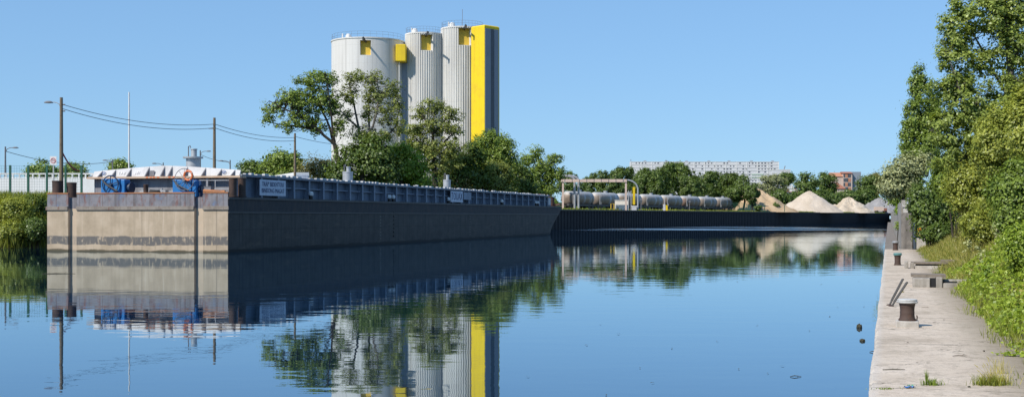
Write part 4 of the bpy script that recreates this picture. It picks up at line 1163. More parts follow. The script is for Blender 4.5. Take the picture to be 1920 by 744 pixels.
# ------------------------------------------------------------------ far side: tank wagons
TD = Vector((.454, .891)); TO = Vector((.7, 191.6)); yaw = -math.atan2(TD.x, TD.y)
wag = empty('tank_wagon', (0, 0, GZ), yaw, 'w', 'tank wagon', 'tank wagons on the siding')
LT = 9.5; rt = 1.17; cz = 1.86
m2 = MB(); prof = [(.05, -LT/2), (rt*.55, -LT/2+.08), (rt*.86, -LT/2+.28), (rt, -LT/2+.62), (rt, 0), (rt, LT/2-.62), (rt*.86, LT/2-.28), (rt*.55, LT/2-.08), (.05, LT/2)]
pv = []; fs = []; nk = 24
for rr, yy in prof:
    for k in range(nk): a = 2*math.pi*k/nk; pv.append((rr*math.cos(a), yy, cz+rr*math.sin(a)))
for i in range(len(prof)-1):
    for k in range(nk): fs.append((i*nk+k, i*nk+(k+1) % nk, (i+1)*nk+(k+1) % nk, (i+1)*nk+k))
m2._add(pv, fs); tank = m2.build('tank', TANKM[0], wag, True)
for yy in (-2.6, 0, 2.6): m2 = MB(); m2.ring((0, yy, cz), (0, 1, 0), rt+.002, .02, 28, 6); m2.build('band', M['bracket'], wag)
m2 = MB(); m2.lathe([(.34, 0), (.34, .28), (.38, .3), (.38, .36)], 14, (0, .6, cz+rt-.06)); m2.build('hatch', M['steel'], wag, True)
m2 = MB(); m2.box(-1.0, 1.0, -5.3, 5.3, .60, .72); m2.box(-.9, -.7, -5.2, 5.2, .722, .95); m2.box(.7, .9, -5.2, 5.2, .722, .95)
for yy in (-3.9, 3.9): m2.box(-.95, .95, yy-.2, yy+.2, .722, 1.2)
m2.build('underframe', M['steel_dark'], wag)
m2 = MB()
for yy in (-4.9,): 
    for xx in (-.25, .25): m2.tube([(rt*.9+.1, yy+xx+.6, .9), (rt*.9+.1, yy+xx+.6, cz+rt)], .03, 4)
    for k in range(8): m2.tube([(rt*.9+.1, yy+.35, 1.0+.3*k), (rt*.9+.1, yy+.85, 1.0+.3*k)], .02, 4)
m2.build('ladder', M['pale_trim'], wag)
for xx in (-.8, .8): m2 = MB(); m2.cyl((xx, -5.3, .8), (xx, -5.75, .8), .10, .10, 8); m2.cyl((xx, -5.75, .8), (xx, -5.8, .8), .2, .2, 12); m2.build('buffer', M['steel_dark'], wag)
for yy in (-4.3, -2.9, 2.9, 4.3):
    m2 = MB()
    for xx in (-.78, .70): m2.cyl((xx, yy, .46), (xx+.08, yy, .46), .44, .44, 18)
    m2.cyl((-.7, yy, .46), (.7, yy, .46), .07, .07, 8); m2.build('wheelset', M['steel_dark'], wag)
WL = ['brown streaked tank wagon directly right of the barge bow, partly behind the tree', 'pale domed tank wagon, second from the barge bow', 'tank wagon half hidden by the gantry column and kiosk', 'tank wagon just right of the yellow pipe',
      'tank wagon behind the small yellow post by the wall', 'brownish patched tank wagon, third from the right end', 'blue grey tank wagon, second from the right end', 'blue grey tank wagon at the right end of the row']
for i in range(8):
    w_ = wag if i == 0 else copy_tree(wag)
    p = TO + TD*(17.0 + 5.5 + 11.05*i); w_.location = (p.x, p.y, GZ+.10); w_['label'] = WL[i]
    if i:
        for ch in w_.children:
            if ch.name.startswith('tank'):
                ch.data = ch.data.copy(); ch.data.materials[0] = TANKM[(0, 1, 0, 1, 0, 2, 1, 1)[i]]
r = empty('railway_track', (TO.x, TO.y, GZ), yaw, 'rusty railway track under the row of tank wagons', 'track')
m2 = MB(); m2.box(-.79, -.72, 0, 150, .05, .17); m2.box(.72, .79, 0, 150, .05, .17); m2.build('rail', M['steel_dark'], r)
m2 = MB(); m2.box(-2.0, 2.0, 0, 150, .005, .05); m2.build('ballast', M['gravel_grey'], r)
# gantry with pipes
Z = 206
gx = X(1118, Z); r = empty('loading_gantry', (gx, Z, GZ), 0, 'pink steel loading gantry with pale curved pipes over the siding', 'gantry')
zb, zt = H(341.5, Z)-GZ, H(336, Z)-GZ; xa, xb = X(1052, Z)-gx, X(1175, Z)-gx
m2 = MB(); m2.box(xa, xb, -.25, .25, zb, zt); m2.build('beam', M['gantry_pink'], r)
m2 = MB()
for i in range(9): x = xa+(xb-xa)*(i+.5)/9; m2.box(x-.04, x+.04, -.28, -.252, zb, zt)
m2.build('beam_joint', M['bracket'], r)
for x in (xa+.3, xb-.12):
    m2 = MB(); m2.box(x-.14, x+.14, -.14, .14, 0, zb-.003); m2.build('column', M['gantry_pink'], r)
m2 = MB(); xe, xd = X(1176, Z)-gx, X(1196, Z)-gx
m2.tube([(xe, 0, zt-.15)] + [(xe+(xd-xe)*math.sin(t), 0, zt-.15-1.55*(1-math.cos(t))) for t in np.linspace(.15, math.pi/2, 8)] + [(xd, 0, .1)], .13, 8); m2.build('curved_pipe', M['steel'], r, True)
for px in (1078, 1085.5):
    x = X(px, Z)-gx; m2 = MB()
    m2.tube([(x, 1.2, .2), (x, 1.2, H(338, Z)-GZ)] + [(x-1.5*(1-math.cos(t)), 1.2, H(338, Z)-GZ+.75*math.sin(t)) for t in np.linspace(.2, math.pi/2, 7)] + [(x-3.2, 1.2, H(329.5, Z)-GZ)], .17, 8); m2.build('curved_pipe', M['steel'], r, True)
m2 = MB(); x = X(1188.5, Z)-gx; m2.box(x-.17, x+.17, -.2, .1, .9, H(352, Z)-GZ)
for k in range(9): m2.box(x-.2, x+.2, -.23, -.202, 1.1+k*.32, 1.18+k*.32)
m2.build('yellow_pipe_guard', M['yellow'], r)
m2 = MB(); x = X(1181, Z)-gx; m2.tube([(x-.2, 0, 0), (x-.2, 0, H(357, Z)-GZ), (x+.2, 0, H(357, Z)-GZ), (x+.2, 0, 0)], .07, 6); m2.build('hose_stand', M['steel'], r, True)
m2 = MB(); x = X(1189, Z)-gx; m2.box(x-.4, x+.35, -.5, .1, .0, .5); m2.tube([(x-.5, -.3, .6), (x+.5, -.3, .6)], .09, 8); m2.build('valve_block', M['pale_trim'], r)
Z = 209
r = empty('kiosk', (X(1166, Z), Z, GZ), 0, 'small cream windowless kiosk on the wall edge under the gantry', 'kiosk')
hw = X(1177.5, Z)-X(1166, Z); zt = H(375.5, Z)-GZ
m2 = MB(); m2.box(-hw, hw, 0, 1.8, 0, zt); m2.build('body', M['kiosk'], r)
m2 = MB(); m2.box(-hw-.06, hw+.06, -.06, 1.86, zt+.002, zt+.09); m2.build('roof', M['pale_trim'], r)
m2 = MB(); m2.box(-hw+.25, -hw+.45, -.05, -.003, .1, .55); m2.build('grille', M['bracket'], r)
for px in (1148.5,):
    r = empty('guard_frame', (X(px, 207), 207, GZ), 0, 'yellow guard hoop left of the cream kiosk', 'barrier')
    m2 = MB(); m2.tube([(-.25, 0, 0), (-.25, 0, 1.05), (.25, 0, 1.05), (.25, 0, 0)], .07, 8); m2.build('hoop', M['yellow_soft'], r, True)
    m2 = MB(); m2.box(-.18, .18, -.03, .03, .1, .9); m2.build('panel', M['black'], r)
Z = 226
r = empty('marker_post', (X(1247, Z), Z, GZ), 0, 'small yellow and white marker post on the wall edge by the wagons', 'post')
m2 = MB(); m2.box(.1, .45, -.1, .1, 0, 1.0); m2.build('yellow_panel', M['yellow'], r); m2 = MB(); m2.box(-.35, .05, -.1, .1, 0, 1.15); m2.tube([(-.1, 0, 1.15), (-.1, 0, 2.4)], .05, 6); m2.build('white_panel', M['pale_trim'], r)
for px, Z in ((1202, 217), (1293, 250)):
    r = empty('lamp_post', (X(px, Z), Z, GZ), 0, 'thin grey post at the wall edge, ' + ('right of the curved pipe' if px < 1250 else 'before the patched wagon'), 'post')
    m2 = MB(); m2.tube([(0, 0, 0), (0, 0, 2.0)], .06, 6); m2.build('shaft', M['bracket'], r); m2 = MB(); m2.box(-.15, .15, -.1, .1, 1.7, 2.1); m2.build('box', M['bracket'], r)

# ------------------------------------------------------------------ row of trees behind the wagons
def row_proto(seed):
    global RNG
    RNG = np.random.default_rng(seed)
    root = empty('tree', (0, 0, 0), 0, 'x', 'tree', 'trees in the row behind the tank wagons')
    tb = MB(); tb.tube([(0, 0, -.2), (.1, 0, .25), (0, .05, .6)], [.035, .028, .012], 7)
    E = [(np.array([0, 0, .56]), np.array([.34, .34, .36]), 1.4)]
    for i in range(8):
        a = RNG.uniform(0, 2*math.pi); zz_ = RNG.uniform(.25, .85)
        rr = .30*math.sqrt(max(0.05, 1-((zz_-.52)/.45)**2))
        E.append((np.array([math.cos(a)*rr, math.sin(a)*rr, zz_]), np.array([.16, .16, .13])*RNG.uniform(.8, 1.25), .5))
    P, L_, nr = clump_points(E, 220, 48, .058, .4, .7)
    keep = L_[:, 2] > .02
    tb.build('trunk', M['bark'], root, True); leaves('crown', L_[keep], nr[keep], .040, M['leaf_row'], root)
    return root
protos = [row_proto(100+i) for i in range(4)]
used = [False]*4
ROW = [(1062, 322, 25, 238), (1088, 326, 24, 262), (1112, 320, 24, 246), (1140, 318, 27, 258), (1168, 314, 28, 262), (1192, 311, 30, 258), (1216, 309, 28, 268), (1240, 309, 28, 262), (1268, 305, 32, 268), (1296, 309, 30, 264),
       (1322, 317, 28, 272), (1344, 320, 27, 276), (1368, 325, 26, 284), (1390, 320, 30, 285), (1180, 335, 24, 250), (1232, 336, 26, 252), (1285, 332, 26, 256), (1336, 340, 24, 266), (1408, 340, 17, 283)]
RL = ['tree just right of the ragged tree above the barge bow', 'tree behind the curved pipes of the gantry', 'tree behind the middle of the pink gantry beam', 'tree left of the gantry column top', 'tree directly above the gantry column',
      'tree in front of the left end of the long white block', 'tree under the second section of the long white block', 'tree above the middle wagons with an even crown', 'tallest domed tree before the middle of the long white block', 'tree right of the tallest dome',
      'tree with a dip to its left below the white block', 'tree above the last but one wagon', 'tree above the last wagon at the row end', 'big rounded tree closing the row beside the ochre sand heap',
      'lower tree between gantry pipe and wagons', 'lower tree close behind the fourth wagon', 'lower tree close behind the patched wagon', 'lower tree close behind the last wagons', 'smaller tree at the very end of the row, before the ochre heap']
for i, (px, yt, rx, Z) in enumerate(ROW):
    Z = 207 + (px-1060)/308*79 + (9 if i >= 14 else 14 + (i % 3)*5)
    if px in (1390, 1408): Z = 285 if px == 1390 else 283
    k = i % 4
    t_ = protos[k] if not used[k] else copy_tree(protos[k]); used[k] = True
    hgt = H(yt, Z) - GZ; wd = rx*Z/F/.46
    t_.location = (X(px, Z), Z, GZ); t_.scale = (wd, wd, hgt/.97); t_.rotation_euler = (0, 0, i*2.4); t_['label'] = 'dark green ' + RL[i]
RNG = np.random.default_rng(5)

# ------------------------------------------------------------------ sand and gravel heaps
def heap(name, label, px, Z, ytop, prad, mat, seed, ridge=0.0, lump=.15, side=1.0):
    rr = random.Random(seed); R = prad*Z/F; hgt = H(ytop, Z)-GZ
    root_o = None
    nr, na = 26, 72; vs_ = []; fs_ = []
    ph = [(rr.uniform(0, 6.28), rr.randint(2, 7), rr.uniform(.3, 1)) for _ in range(6)]
    for i in range(nr+1):
        t = i/nr
        for k in range(na):
            a = 2*math.pi*k/na
            wob = 1 + lump*.35*sum(q[2]*math.sin(q[0]+q[1]*a) for q in ph)/3
            rad = R*t*wob
            x = math.cos(a)*rad + ridge*R*math.cos(a)*(1-t)*.0; y = math.sin(a)*rad*side
            z = hgt*((1-t)**1.03)
            z = z*(1-.05*math.exp(-(t/.06)**2)) + lump*.9*math.sin(a*5+t*17+seed)*t*(1-t)*.5 + rr.uniform(-.06, .06)*lump*4*(0 if t > .96 else 1)
            z += lump*1.6*(mnoise.noise(Vector((x*.45, y*.45, seed*7.3)))*t*(1-t)*3 + .35*mnoise.noise(Vector((x*1.6, y*1.6, seed*3.1)))*min(1, t*4)*(1 if t < .95 else 0)); vs_.append((x, y, max(z, -.05) if i < nr else -.05))
    for i in range(nr):
        for k in range(na): fs_.append((i*na+k, i*na+(k+1) % na, (i+1)*na+(k+1) % na, (i+1)*na+k))
    m2 = MB(); m2._add(vs_, fs_); o = m2.build(name, M[mat], None, True); o.location = (X(px, Z), Z, GZ); o.data.shade_smooth()
    return tag(o, label, 'heap', 'heaps of sand and gravel on the far quay')
heap('sand_heap', 'ochre sand heap half hidden behind the last tree of the row', 1410, 298, 348, 84, 'sand_ochre', 1, lump=.5)
heap('sand_heap', 'smooth grey beige conical sand heap in the middle', 1517, 334, 355.5, 62, 'sand_beige', 2, lump=.35)
heap('sand_heap', 'pale lumpy sand heap in front of the red roofed house', 1592, 374, 368, 48, 'sand_pale', 3, lump=.6)
heap('gravel_heap', 'grey gravel heap at the right, before the willow', 1650, 416, 369, 42, 'gravel_grey', 4, lump=.5)
for px, Z, yt, rx in ((1455, 292, 378, 8),):
    shrub('shrub', 'small round bush in front of the ochre sand heap', 'shrub', X(px, Z), Z, H(yt+8, Z), rx*Z/F, rx*Z/F, 9*Z/F, 'leaf_row', 40, 40, .25, .28, z0=GZ)
shrub('shrub', 'tiny bush by the green fence left of the ochre heap', 'shrub', X(1422, 280), 280, H(390, 280), 7*280/F, .8, 7*280/F, 'leaf_row', 30, 36, .22, .26, z0=GZ)
Z = 283
r = empty('wire_fence', (X(1400, Z), Z, GZ), 0, 'green wire fence between the last wagon and the ochre heap', 'fence')
for px in (1371, 1386, 1403, 1418, 1434, 1471):
    m2 = MB(); x = X(px, Z)-X(1400, Z); m2.box(x-.06, x+.06, -.06, .06, 0, H(384, Z)-GZ); m2.build('post', M['fence_green'], r)
m2 = MB(); xa, xb = X(1371, Z)-X(1400, Z), X(1434, Z)-X(1400, Z)
for i in range(12): m2.box(xa, xb, -.012, .012, .05+i*.17, .08+i*.17)
xx = xa
while xx < xb: m2.box(xx-.02, xx+.02, -.02, -.013, 0, 2.0); xx += .28
m2.build('wire_mesh', M['fence_green'], r)
Z = 408
r = empty('parked_truck', (X(1651, Z), Z, GZ), 0, 'white lorry with a dark red cab parked before the grey gravel heap', 'truck')
m2 = MB(); m2.box(-1.9, .8, -1.0, 1.0, .75, 2.0); m2.build('box_body', M['gantry_pink'], r); m2 = MB(); m2.prism([(.9, -1), (1.8, -1), (1.8, 1), (.9, 1)], .6, 1.6); m2.build('cab', M['roof_tile'], r)
for x in (-1.3, 1.4):
    m2 = MB(); m2.cyl((x, -1.02, .42), (x, -.75, .42), .42, .42, 14); m2.cyl((x, .75, .42), (x, 1.02, .42), .42, .42, 14); m2.build('wheel', M['black'], r)

# ------------------------------------------------------------------ buildings far off
Z = 1200
x0, x1 = X(1183, Z), X(1460, Z)
r = empty('apartment_block', ((x0+x1)/2, Z, GZ), 0, 'very long white apartment slab on the skyline above the trees', 'building')
hw = (x1-x0)/2; zt = H(303, Z)-GZ
m2 = MB(); m2.box(-hw, hw, 0, 14, 0, zt); m2.build('wall', M['facade'], r)
m2 = MB(); ns_ = 16; st_ = 2.75
for k in range(ns_): m2.box(-hw, hw, -.22, -.003, zt-k*st_-.35, zt-k*st_-.1)
for i in range(15): x = -hw + 2*hw*i/14; m2.box(x-.25, x+.25, -.25, -.003, 0, zt)
m2.build('facade_grid', M['white'], r)
rw = random.Random(3); cnt = 0
for k in range(9):
    for j in range(46):
        px = 1187 + j*5.9
        y = 303 + (k+.55)*5.5
        vis = 311 if px < 1270 else (314 if px < 1290 else (322 if px < 1320 else (328 if px < 1400 else 345)))
        if y > vis or px > 1457 or cnt >= 98: continue
        if rw.random() < (.52 if k < 1 else .42): continue
        x = X(px, Z)-(x0+x1)/2; z = H(y, Z)-GZ; w_ = rw.choice((1.1, 1.1, 1.7))
        m2 = MB(); m2.box(x-w_/2, x+w_/2, -.06, -.004, z-.55, z+.55); m2.build('window', M['glass_dark'], r); cnt += 1
xg = X(1420, Z)-(x0+x1)/2
for k in (4, 5): m2 = MB(); m2.box(xg-5.5, xg+5.5, -.4, -.23, zt-k*st_-1.6, zt-k*st_-.4); m2.build('balcony', M['pale_green'], r)
for px in (1183.5, 1210, 1250, 1288, 1330, 1368, 1410, 1450): x = X(px, Z)-(x0+x1)/2; m2 = MB(); m2.box(x-1.2 if px > 1190 else x-.15, x+1.2 if px > 1190 else x+.15, 2, 5, zt+.01, zt+(1.0 if px > 1190 else 2.4)); m2.build('roof_housing', M['tower_grey'], r)
Z = 900
r = empty('low_building', (X(1466, Z), Z, GZ), 0, 'low white building at the right end of the apartment slab', 'building')
hw = 16*Z/F; zt = H(319, Z)-GZ; m2 = MB(); m2.box(-hw, hw, 0, 14, 0, zt); m2.build('wall', M['facade'], r)
m2 = MB(); m2.box(-hw-.2, hw+.2, -.2, 14.2, zt+.002, zt+.5); m2.build('roof', M['white'], r); m2 = MB(); m2.tube([(hw-3.5, 5, zt+.5), (hw-2.6, 5, zt+3.2)], .3, 6); m2.build('flue', M['bracket'], r)
# red-roofed housing
Z = 620
r = empty('apartment_house', (X(1588, Z), Z, GZ), 0, 'pink and orange apartment house with red roofs behind the pale heap', 'building')
def bxp(a, b): return X(a, Z)-X(1588, Z), X(b, Z)-X(1588, Z)
a, b = bxp(1561, 1581); zt = H(331, Z)-GZ; m2 = MB(); m2.box(a, b, 1, 9, 0, zt); m2.build('wall', M['facade_pink'], r)
m2 = MB(); z2 = H(323, Z)-GZ; m2._add([(a-.4, .6, zt+.01), (b, .6, zt+.01), (b, 5, z2), (a-.4, 5, z2), (a-.4, 9.4, zt+.01), (b, 9.4, zt+.01)], [(0, 1, 2, 3), (3, 2, 5, 4), (0, 3, 4), (1, 5, 2)]); m2.build('roof', M['facade_orange'], r)
a, b = bxp(1581.2, 1598); zt = H(325.5, Z)-GZ; m2 = MB(); m2.box(a, b, 0, 8, 0, zt); m2.build('wall', M['facade_pink'], r)
m2 = MB(); z2 = H(321.5, Z)-GZ; m2._add([(a-.3, -.4, zt+.01), (b+.3, -.4, zt+.01), (b+.3, 4, z2), (a-.3, 4, z2), (a-.3, 8.4, zt+.01), (b+.3, 8.4, zt+.01)], [(0, 1, 2, 3), (3, 2, 5, 4), (0, 3, 4), (1, 5, 2)]); m2.build('roof', M['roof_tile'], r)
a3, b3 = bxp(1598.2, 1616); zt3 = H(322, Z)-GZ; m2 = MB(); m2.box(a3, b3, 1.5, 9, 0, zt3); m2.build('wall', M['tower_grey'], r)
for k in range(4):
    zz_ = H(329+k*8.2, Z)-GZ
    for px in (1587.5, 1592.5):
        x = X(px, Z)-X(1588, Z); m2 = MB(); m2.box(x-.75, x+.75, -.1, -.004, zz_-.95, zz_+.75); m2.build('window', M['facade_orange'] if (k+int(px)) % 2 else M['glass_dark'], r)
    x = X(1583, Z)-X(1588, Z); m2 = MB(); m2.box(x-.4, x+.4, -.1, -.004, zz_-.9, zz_+.7); m2.build('window', M['glass_dark'], r)
a, b = bxp(1562, 1584); m2 = MB(); z0_, z1_ = H(355, Z)-GZ, H(341, Z)-GZ
Z = 560
r = empty('house', (X(1573, Z), Z, GZ), 0, 'low house with a dark red hipped roof before the pink apartment house', 'house')
hw = 12*Z/F; z0_, z1_ = H(354, Z)-GZ, H(342, Z)-GZ
m2 = MB(); m2.box(-hw, hw, 0, 7, 0, z0_); m2.build('wall', M['facade_pink'], r)
m2 = MB(); m2._add([(-hw-.4, -.4, z0_+.01), (hw+.4, -.4, z0_+.01), (hw+.4, 7.4, z0_+.01), (-hw-.4, 7.4, z0_+.01), (-hw*.3, 3.5, z1_), (hw*.1, 3.5, z1_)], [(0, 1, 5, 4), (1, 2, 5), (2, 3, 4, 5), (3, 0, 4)]); m2.build('roof', M['roof_tile'], r)
Z = 520
r = empty('house', (X(1486, Z), Z, GZ), 0, 'small gabled white house with a brown roof between the willow and dark tree', 'house')
m2 = MB(); m2.box(-1.6, 2.4, 0, 6, 0, H(355, Z)-GZ); zg = H(355, Z)-GZ; m2._add([(-1.6, .01, zg), (1.0, .01, zg), (-.3, .01, H(344, Z)-GZ)], [(0, 1, 2)]); m2.build('wall', M['white'], r)
m2 = MB(); m2._add([(-3.4, -.5, zg-1.1), (3.2, -.5, zg-1.1), (2.2, 3, zg+.3), (-2.2, 3, zg+.3)], [(0, 1, 2, 3)]); m2.build('roof', M['roof_tile'], r)
BT = [(1448, 345, 30, 20, 440, 'leaf_grey', 'pale grey green willow behind the ochre heap'), (1474, 333, 14, 7, 470, 'leaf_dark', 'dark crown in front of the low white building'),
      (1462, 372, 26, 16, 400, 'leaf_row', 'mid green bush between ochre and beige heaps'), (1512, 345, 24, 24, 430, 'leaf_row', 'dark rounded tree left above the beige heap'), (1545, 343, 24, 21, 440, 'leaf_dark', 'dark tree left of the red roofs'),
      (1560, 375, 22, 12, 420, 'leaf_row', 'low tree between the beige and pale heaps'), (1534, 368, 18, 12, 415, 'leaf_row', 'low tree at the shoulder of the beige heap'), (1625, 345, 20, 22, 480, 'leaf_dark', 'dark tree right of the pink apartment house'), (1642, 340, 18, 16, 500, 'leaf_brown', 'brownish tree at the right behind the gravel heap'),
      (1622, 368, 24, 14, 430, 'leaf_row', 'grey green bush between the pale and grey heaps'), (1590, 366, 22, 8, 425, 'leaf_row', 'bush directly behind the pale heap'), (1500, 372, 20, 14, 410, 'leaf_row', 'low tree left behind the beige heap')]
for px, py, rx, ry, Z, lf, lab in BT:
    blob_tree('tree', lab, 'tree', px, Z, GZ, [([(px, 397, 0), (px, py, 0)], .3, .12)], [(px, py, rx, ry), (px-rx*.45, py+ry*.3, rx*.55, ry*.7), (px+rx*.45, py+ry*.35, rx*.55, ry*.65), (px+rx*.1, py-ry*.35, rx*.6, ry*.55), (px, py+ry, rx*.8, ry*.7)],
              lf, 95, 36, 1.1, .75, twig=.1, shell=.3)
# far wooded skyline so the horizon is closed
n = 9000
px_ = RNG.uniform(-200, 2150, n); Zf = RNG.uniform(520, 820, n)
hh = (6 + 3*np.sin(px_*.021) + 2*np.sin(px_*.057+1))*RNG.random(n)**.6
C_ = np.stack([(px_-960)/F*Zf, Zf, GZ+hh], 1)
tag(leaves('woodland', C_, RNG.normal(size=(n, 3)) + np.array([[0, -.4, .6]]), 3.2, M['leaf_row'], None), 'far strip of woodland along the horizon', 'woodland', kind='stuff')

# ------------------------------------------------------------------ right bank structures
def uvz(o, u, v, z, rz=RZ): x, y = UV(u, v); o.location = (x, y, z); o.rotation_euler = (0, 0, rz); return o
r = uvz(empty('retaining_wall', label='weathered grey concrete wall with an overhanging cap at the end of the quay', cat='wall'), .55, 61.4, 0)
m2 = MB(); m2.box(0, .50, 0, 2.2, QZ-.05, 2.10); m2.build('pillar', M['concrete_dark'], r, bevel=.03)
m2 = MB(); m2.box(.02, .40, 2.22, 300, -.5, 2.72); m2.build('wall_run', M['concrete'], r)
m2 = MB(); m2.box(.06, 1.05, .05, 2.15, 2.36, 2.52); m2.box(.10, .3, .1, 1.6, 2.103, 2.357); m2.build('cap_slab', M['concrete_pale'], r, bevel=.02)
m2 = MB(); m2.box(.52, .62, .25, .9, QZ, 1.9); m2.build('side_panel', M['white'], r)
m2 = MB(); m2.box(.62, 1.1, .3, 1.2, QZ-.02, .95); m2.build('step_block', M['concrete_pale'], r, bevel=.03)
m2 = MB(); m2.box(-.75, .0, -.2, 300, -1.0, .30); m2.build('footing', M['concrete_dark'], r)
text('graffiti', 'S', .55, M['graf_orange'], r, (.80, .22, 1.20), (math.pi/2, 0, 0), .8, .01, bold=.02)
m2 = MB(); m2.box(.25, .52, .5, .7, 2.53, 2.78); m2.build('meter_box', M['sign_pale'], r, bevel=.02)
# bollards on the quay
def quay_bollard(px, ybase, ytop, wpx, capm, lab, plinth, band=False):
    Z = (EYE-QZ)*F/(ybase-405)
    s_ = Z/F; zt = H(ytop, Z)-QZ; Rr = wpx*s_/2
    r = empty('mooring_bollard', (X(px, Z), Z, QZ), RZ, lab, 'bollard', 'mooring bollards along the quay edge')
    b0 = .0
    if plinth:
        m2 = MB(); m2.box(-Rr*1.15, Rr*1.15, -Rr*1.15, Rr*1.15, -.02, .085); m2.build('plinth', M['concrete_pale'], r, bevel=.012); b0 = .085
    hb = zt-b0; q = Rr*.86
    m2 = MB(); m2.lathe([(q*1.04, b0), (q*1.02, b0+.02), (q*.90, b0+hb*.12), (q*.84, b0+hb*.3), (q*.86, b0+hb*.42), (q*.83, b0+hb*.44), (q*.86, b0+hb*.6), (q*.93, b0+hb*.74), (q*.98, b0+hb*.80)], 28); m2.build('drum', M['bollard_rust'], r, True)
    m2 = MB(); m2.lathe([(q*.97, b0+hb*.80), (Rr*1.06, b0+hb*.83), (Rr*1.10, b0+hb*.88), (Rr*1.0, b0+hb*.91), (Rr*.93, b0+hb*.915), (Rr*1.02, b0+hb*.94), (Rr*1.0, b0+hb*.985), (Rr*.8, b0+hb)], 28); m2.build('cap', M[capm], r, True)
    if plinth:
        m2 = MB(); m2.tube([(q*.8, -.02, b0+.0), (q*1.12, -.05, b0+.02), (q*1.15, -.06, b0+.06), (q*1.08, -.05, b0+.075)], .009, 6); m2.build('hook', M['bollard_rust'], r, True)
    return r
quay_bollard(1701, 612, 560, 36, 'cap_white', 'rusty mooring bollard with a white cap on a concrete plinth, nearest of three', True)
quay_bollard(1683, 497, 474, 15, 'teal', 'dark mooring bollard with a teal cap, second along the quay', False)
quay_bollard(1679, 469, 452, 12, 'steel', 'dark mooring bollard with a pale cap at the far end of the quay', False)
# pair of leaning steel bars
for (a, b, lab) in (((1667, 572), (1697, 523), 'left one of two leaning steel bars on the quay edge'), ((1671, 574), (1705, 529), 'right one of two leaning steel bars on the quay edge')):
    Z = (EYE-QZ)*F/(a[1]-405); bx0 = X(a[0], Z); r = empty('steel_bar', (bx0, Z, QZ), 0, lab, 'bar', 'steel bars leaning at the quay edge')
    m2 = MB(); tip = (X(b[0], Z)-bx0, .10, H(b[1], Z)-QZ); m2.tube([(0, 0, -.01), tip], .016, 8)
    m2.tube([(tip[0]*.18, .018+.005, tip[2]*.18), (tip[0]*.98, .098+.02, tip[2]*.98)], .022, 4); m2.build('bar', M['steel_dark'], r)
    m2 = MB(); m2.lathe([(.05, -.01), (.045, .012), (.02, .02)], 10); m2.build('socket', M['bollard_rust'], r, True)
# concrete kerb blocks across the quay
Z = 37.0
r = empty('concrete_trough', (X(1700, Z), Z, QZ), RZ, 'long concrete trough with a dark lid lying across the quay, the farther one', 'trough')
m2 = MB(); m2.box(-.06, .04, -.2, .25, -.02, .20); m2.box(.10, .20, -.2, .25, -.02, .17); m2.build('end_block', M['concrete'], r, bevel=.015)
m2 = MB(); m2.box(.22, 1.7, -.15, .25, -.02, .09); m2.build('beam', M['concrete_pale'], r, bevel=.015)
m2 = MB(); m2.box(.12, 1.65, -.18, .5, .14, .19); m2.box(.95, 1.5, .1, .6, .193, .25); m2.build('lid', M['wood_grey'], r)
m2 = MB(); m2.box(.25, 1.6, -.1, .4, .092, .137); m2.build('slot', M['black'], r)
Z = 27.2
r = empty('concrete_trough', (X(1716, Z), Z, QZ), RZ, 'broken concrete trough with a gap, the nearer one beside the leaning bars', 'trough')
m2 = MB(); m2.box(-.05, .30, -.05, .35, -.02, .20); m2.box(.42, .55, -.05, .35, -.02, .22); m2.build('end_block', M['concrete'], r, bevel=.02)
m2 = MB(); m2.box(-.08, .62, .10, .75, .215, .27); m2.build('lid', M['wood_grey'], r)
m2 = MB(); m2.box(.30, .42, .0, .3, -.01, .19); m2.box(.56, .85, .05, .3, -.01, .12); m2.build('slot', M['black'], r)
m2 = MB(); m2.box(.56, 1.05, -.02, .05, -.02, .10); m2.box(.56, 1.25, .30, .5, -.02, .16); m2.build('beam', M['concrete'], r, bevel=.02)

# ------------------------------------------------------------------ right bank vegetation
blob_tree('poplar_tree', 'big leafy poplar rising out of the top right corner', 'tree', 1902, 37, 1.6,
    [([(1900, 420, 0), (1902, 300, 0), (1896, 150, 0), (1888, 20, .1), (1885, -90, .1)], .13, .04),
     ([(1900, 300, 0), (1850, 230, -.2), (1800, 190, -.3), (1772, 110, -.3)], .05, .012), ([(1898, 200, 0), (1860, 110, .3), (1825, 50, .3), (1800, 10, .3)], .045, .012),
     ([(1901, 360, 0), (1840, 310, .2), (1780, 260, .3), (1752, 245, .3)], .05, .012), ([(1892, 90, 0), (1925, 20, .2), (1935, -60, .2)], .04, .012)],
    [(1850, 30, 62, 45), (1800, 20, 26, 24), (1795, 75, 36, 26), (1772, 108, 22, 18), (1835, 120, 34, 34), (1885, 100, 50, 50), (1785, 165, 30, 22), (1830, 200, 50, 44), (1780, 230, 40, 26), (1762, 262, 22, 16), (1880, 200, 50, 60), (1910, 20, 50, 60), (1790, 120, 38, 46), (1785, 262, 34, 30), (1800, 160, 30, 24), (1805, 205, 46, 48), (1768, 175, 26, 36), (1785, 55, 26, 30), (1850, 260, 60, 50), (1920, 120, 40, 70), (1870, 15, 40, 40), (1890, 60, 40, 40), (1800, 280, 44, 26), (1860, 290, 50, 34), (1880, -60, 70, 50), (1770, 300, 28, 20)],
    'leaf_poplar', 680, 52, .15, .105, bark='bark_pale', twig=.7, shell=.3, flat=.8, depth=1.0, twig_r=.014)
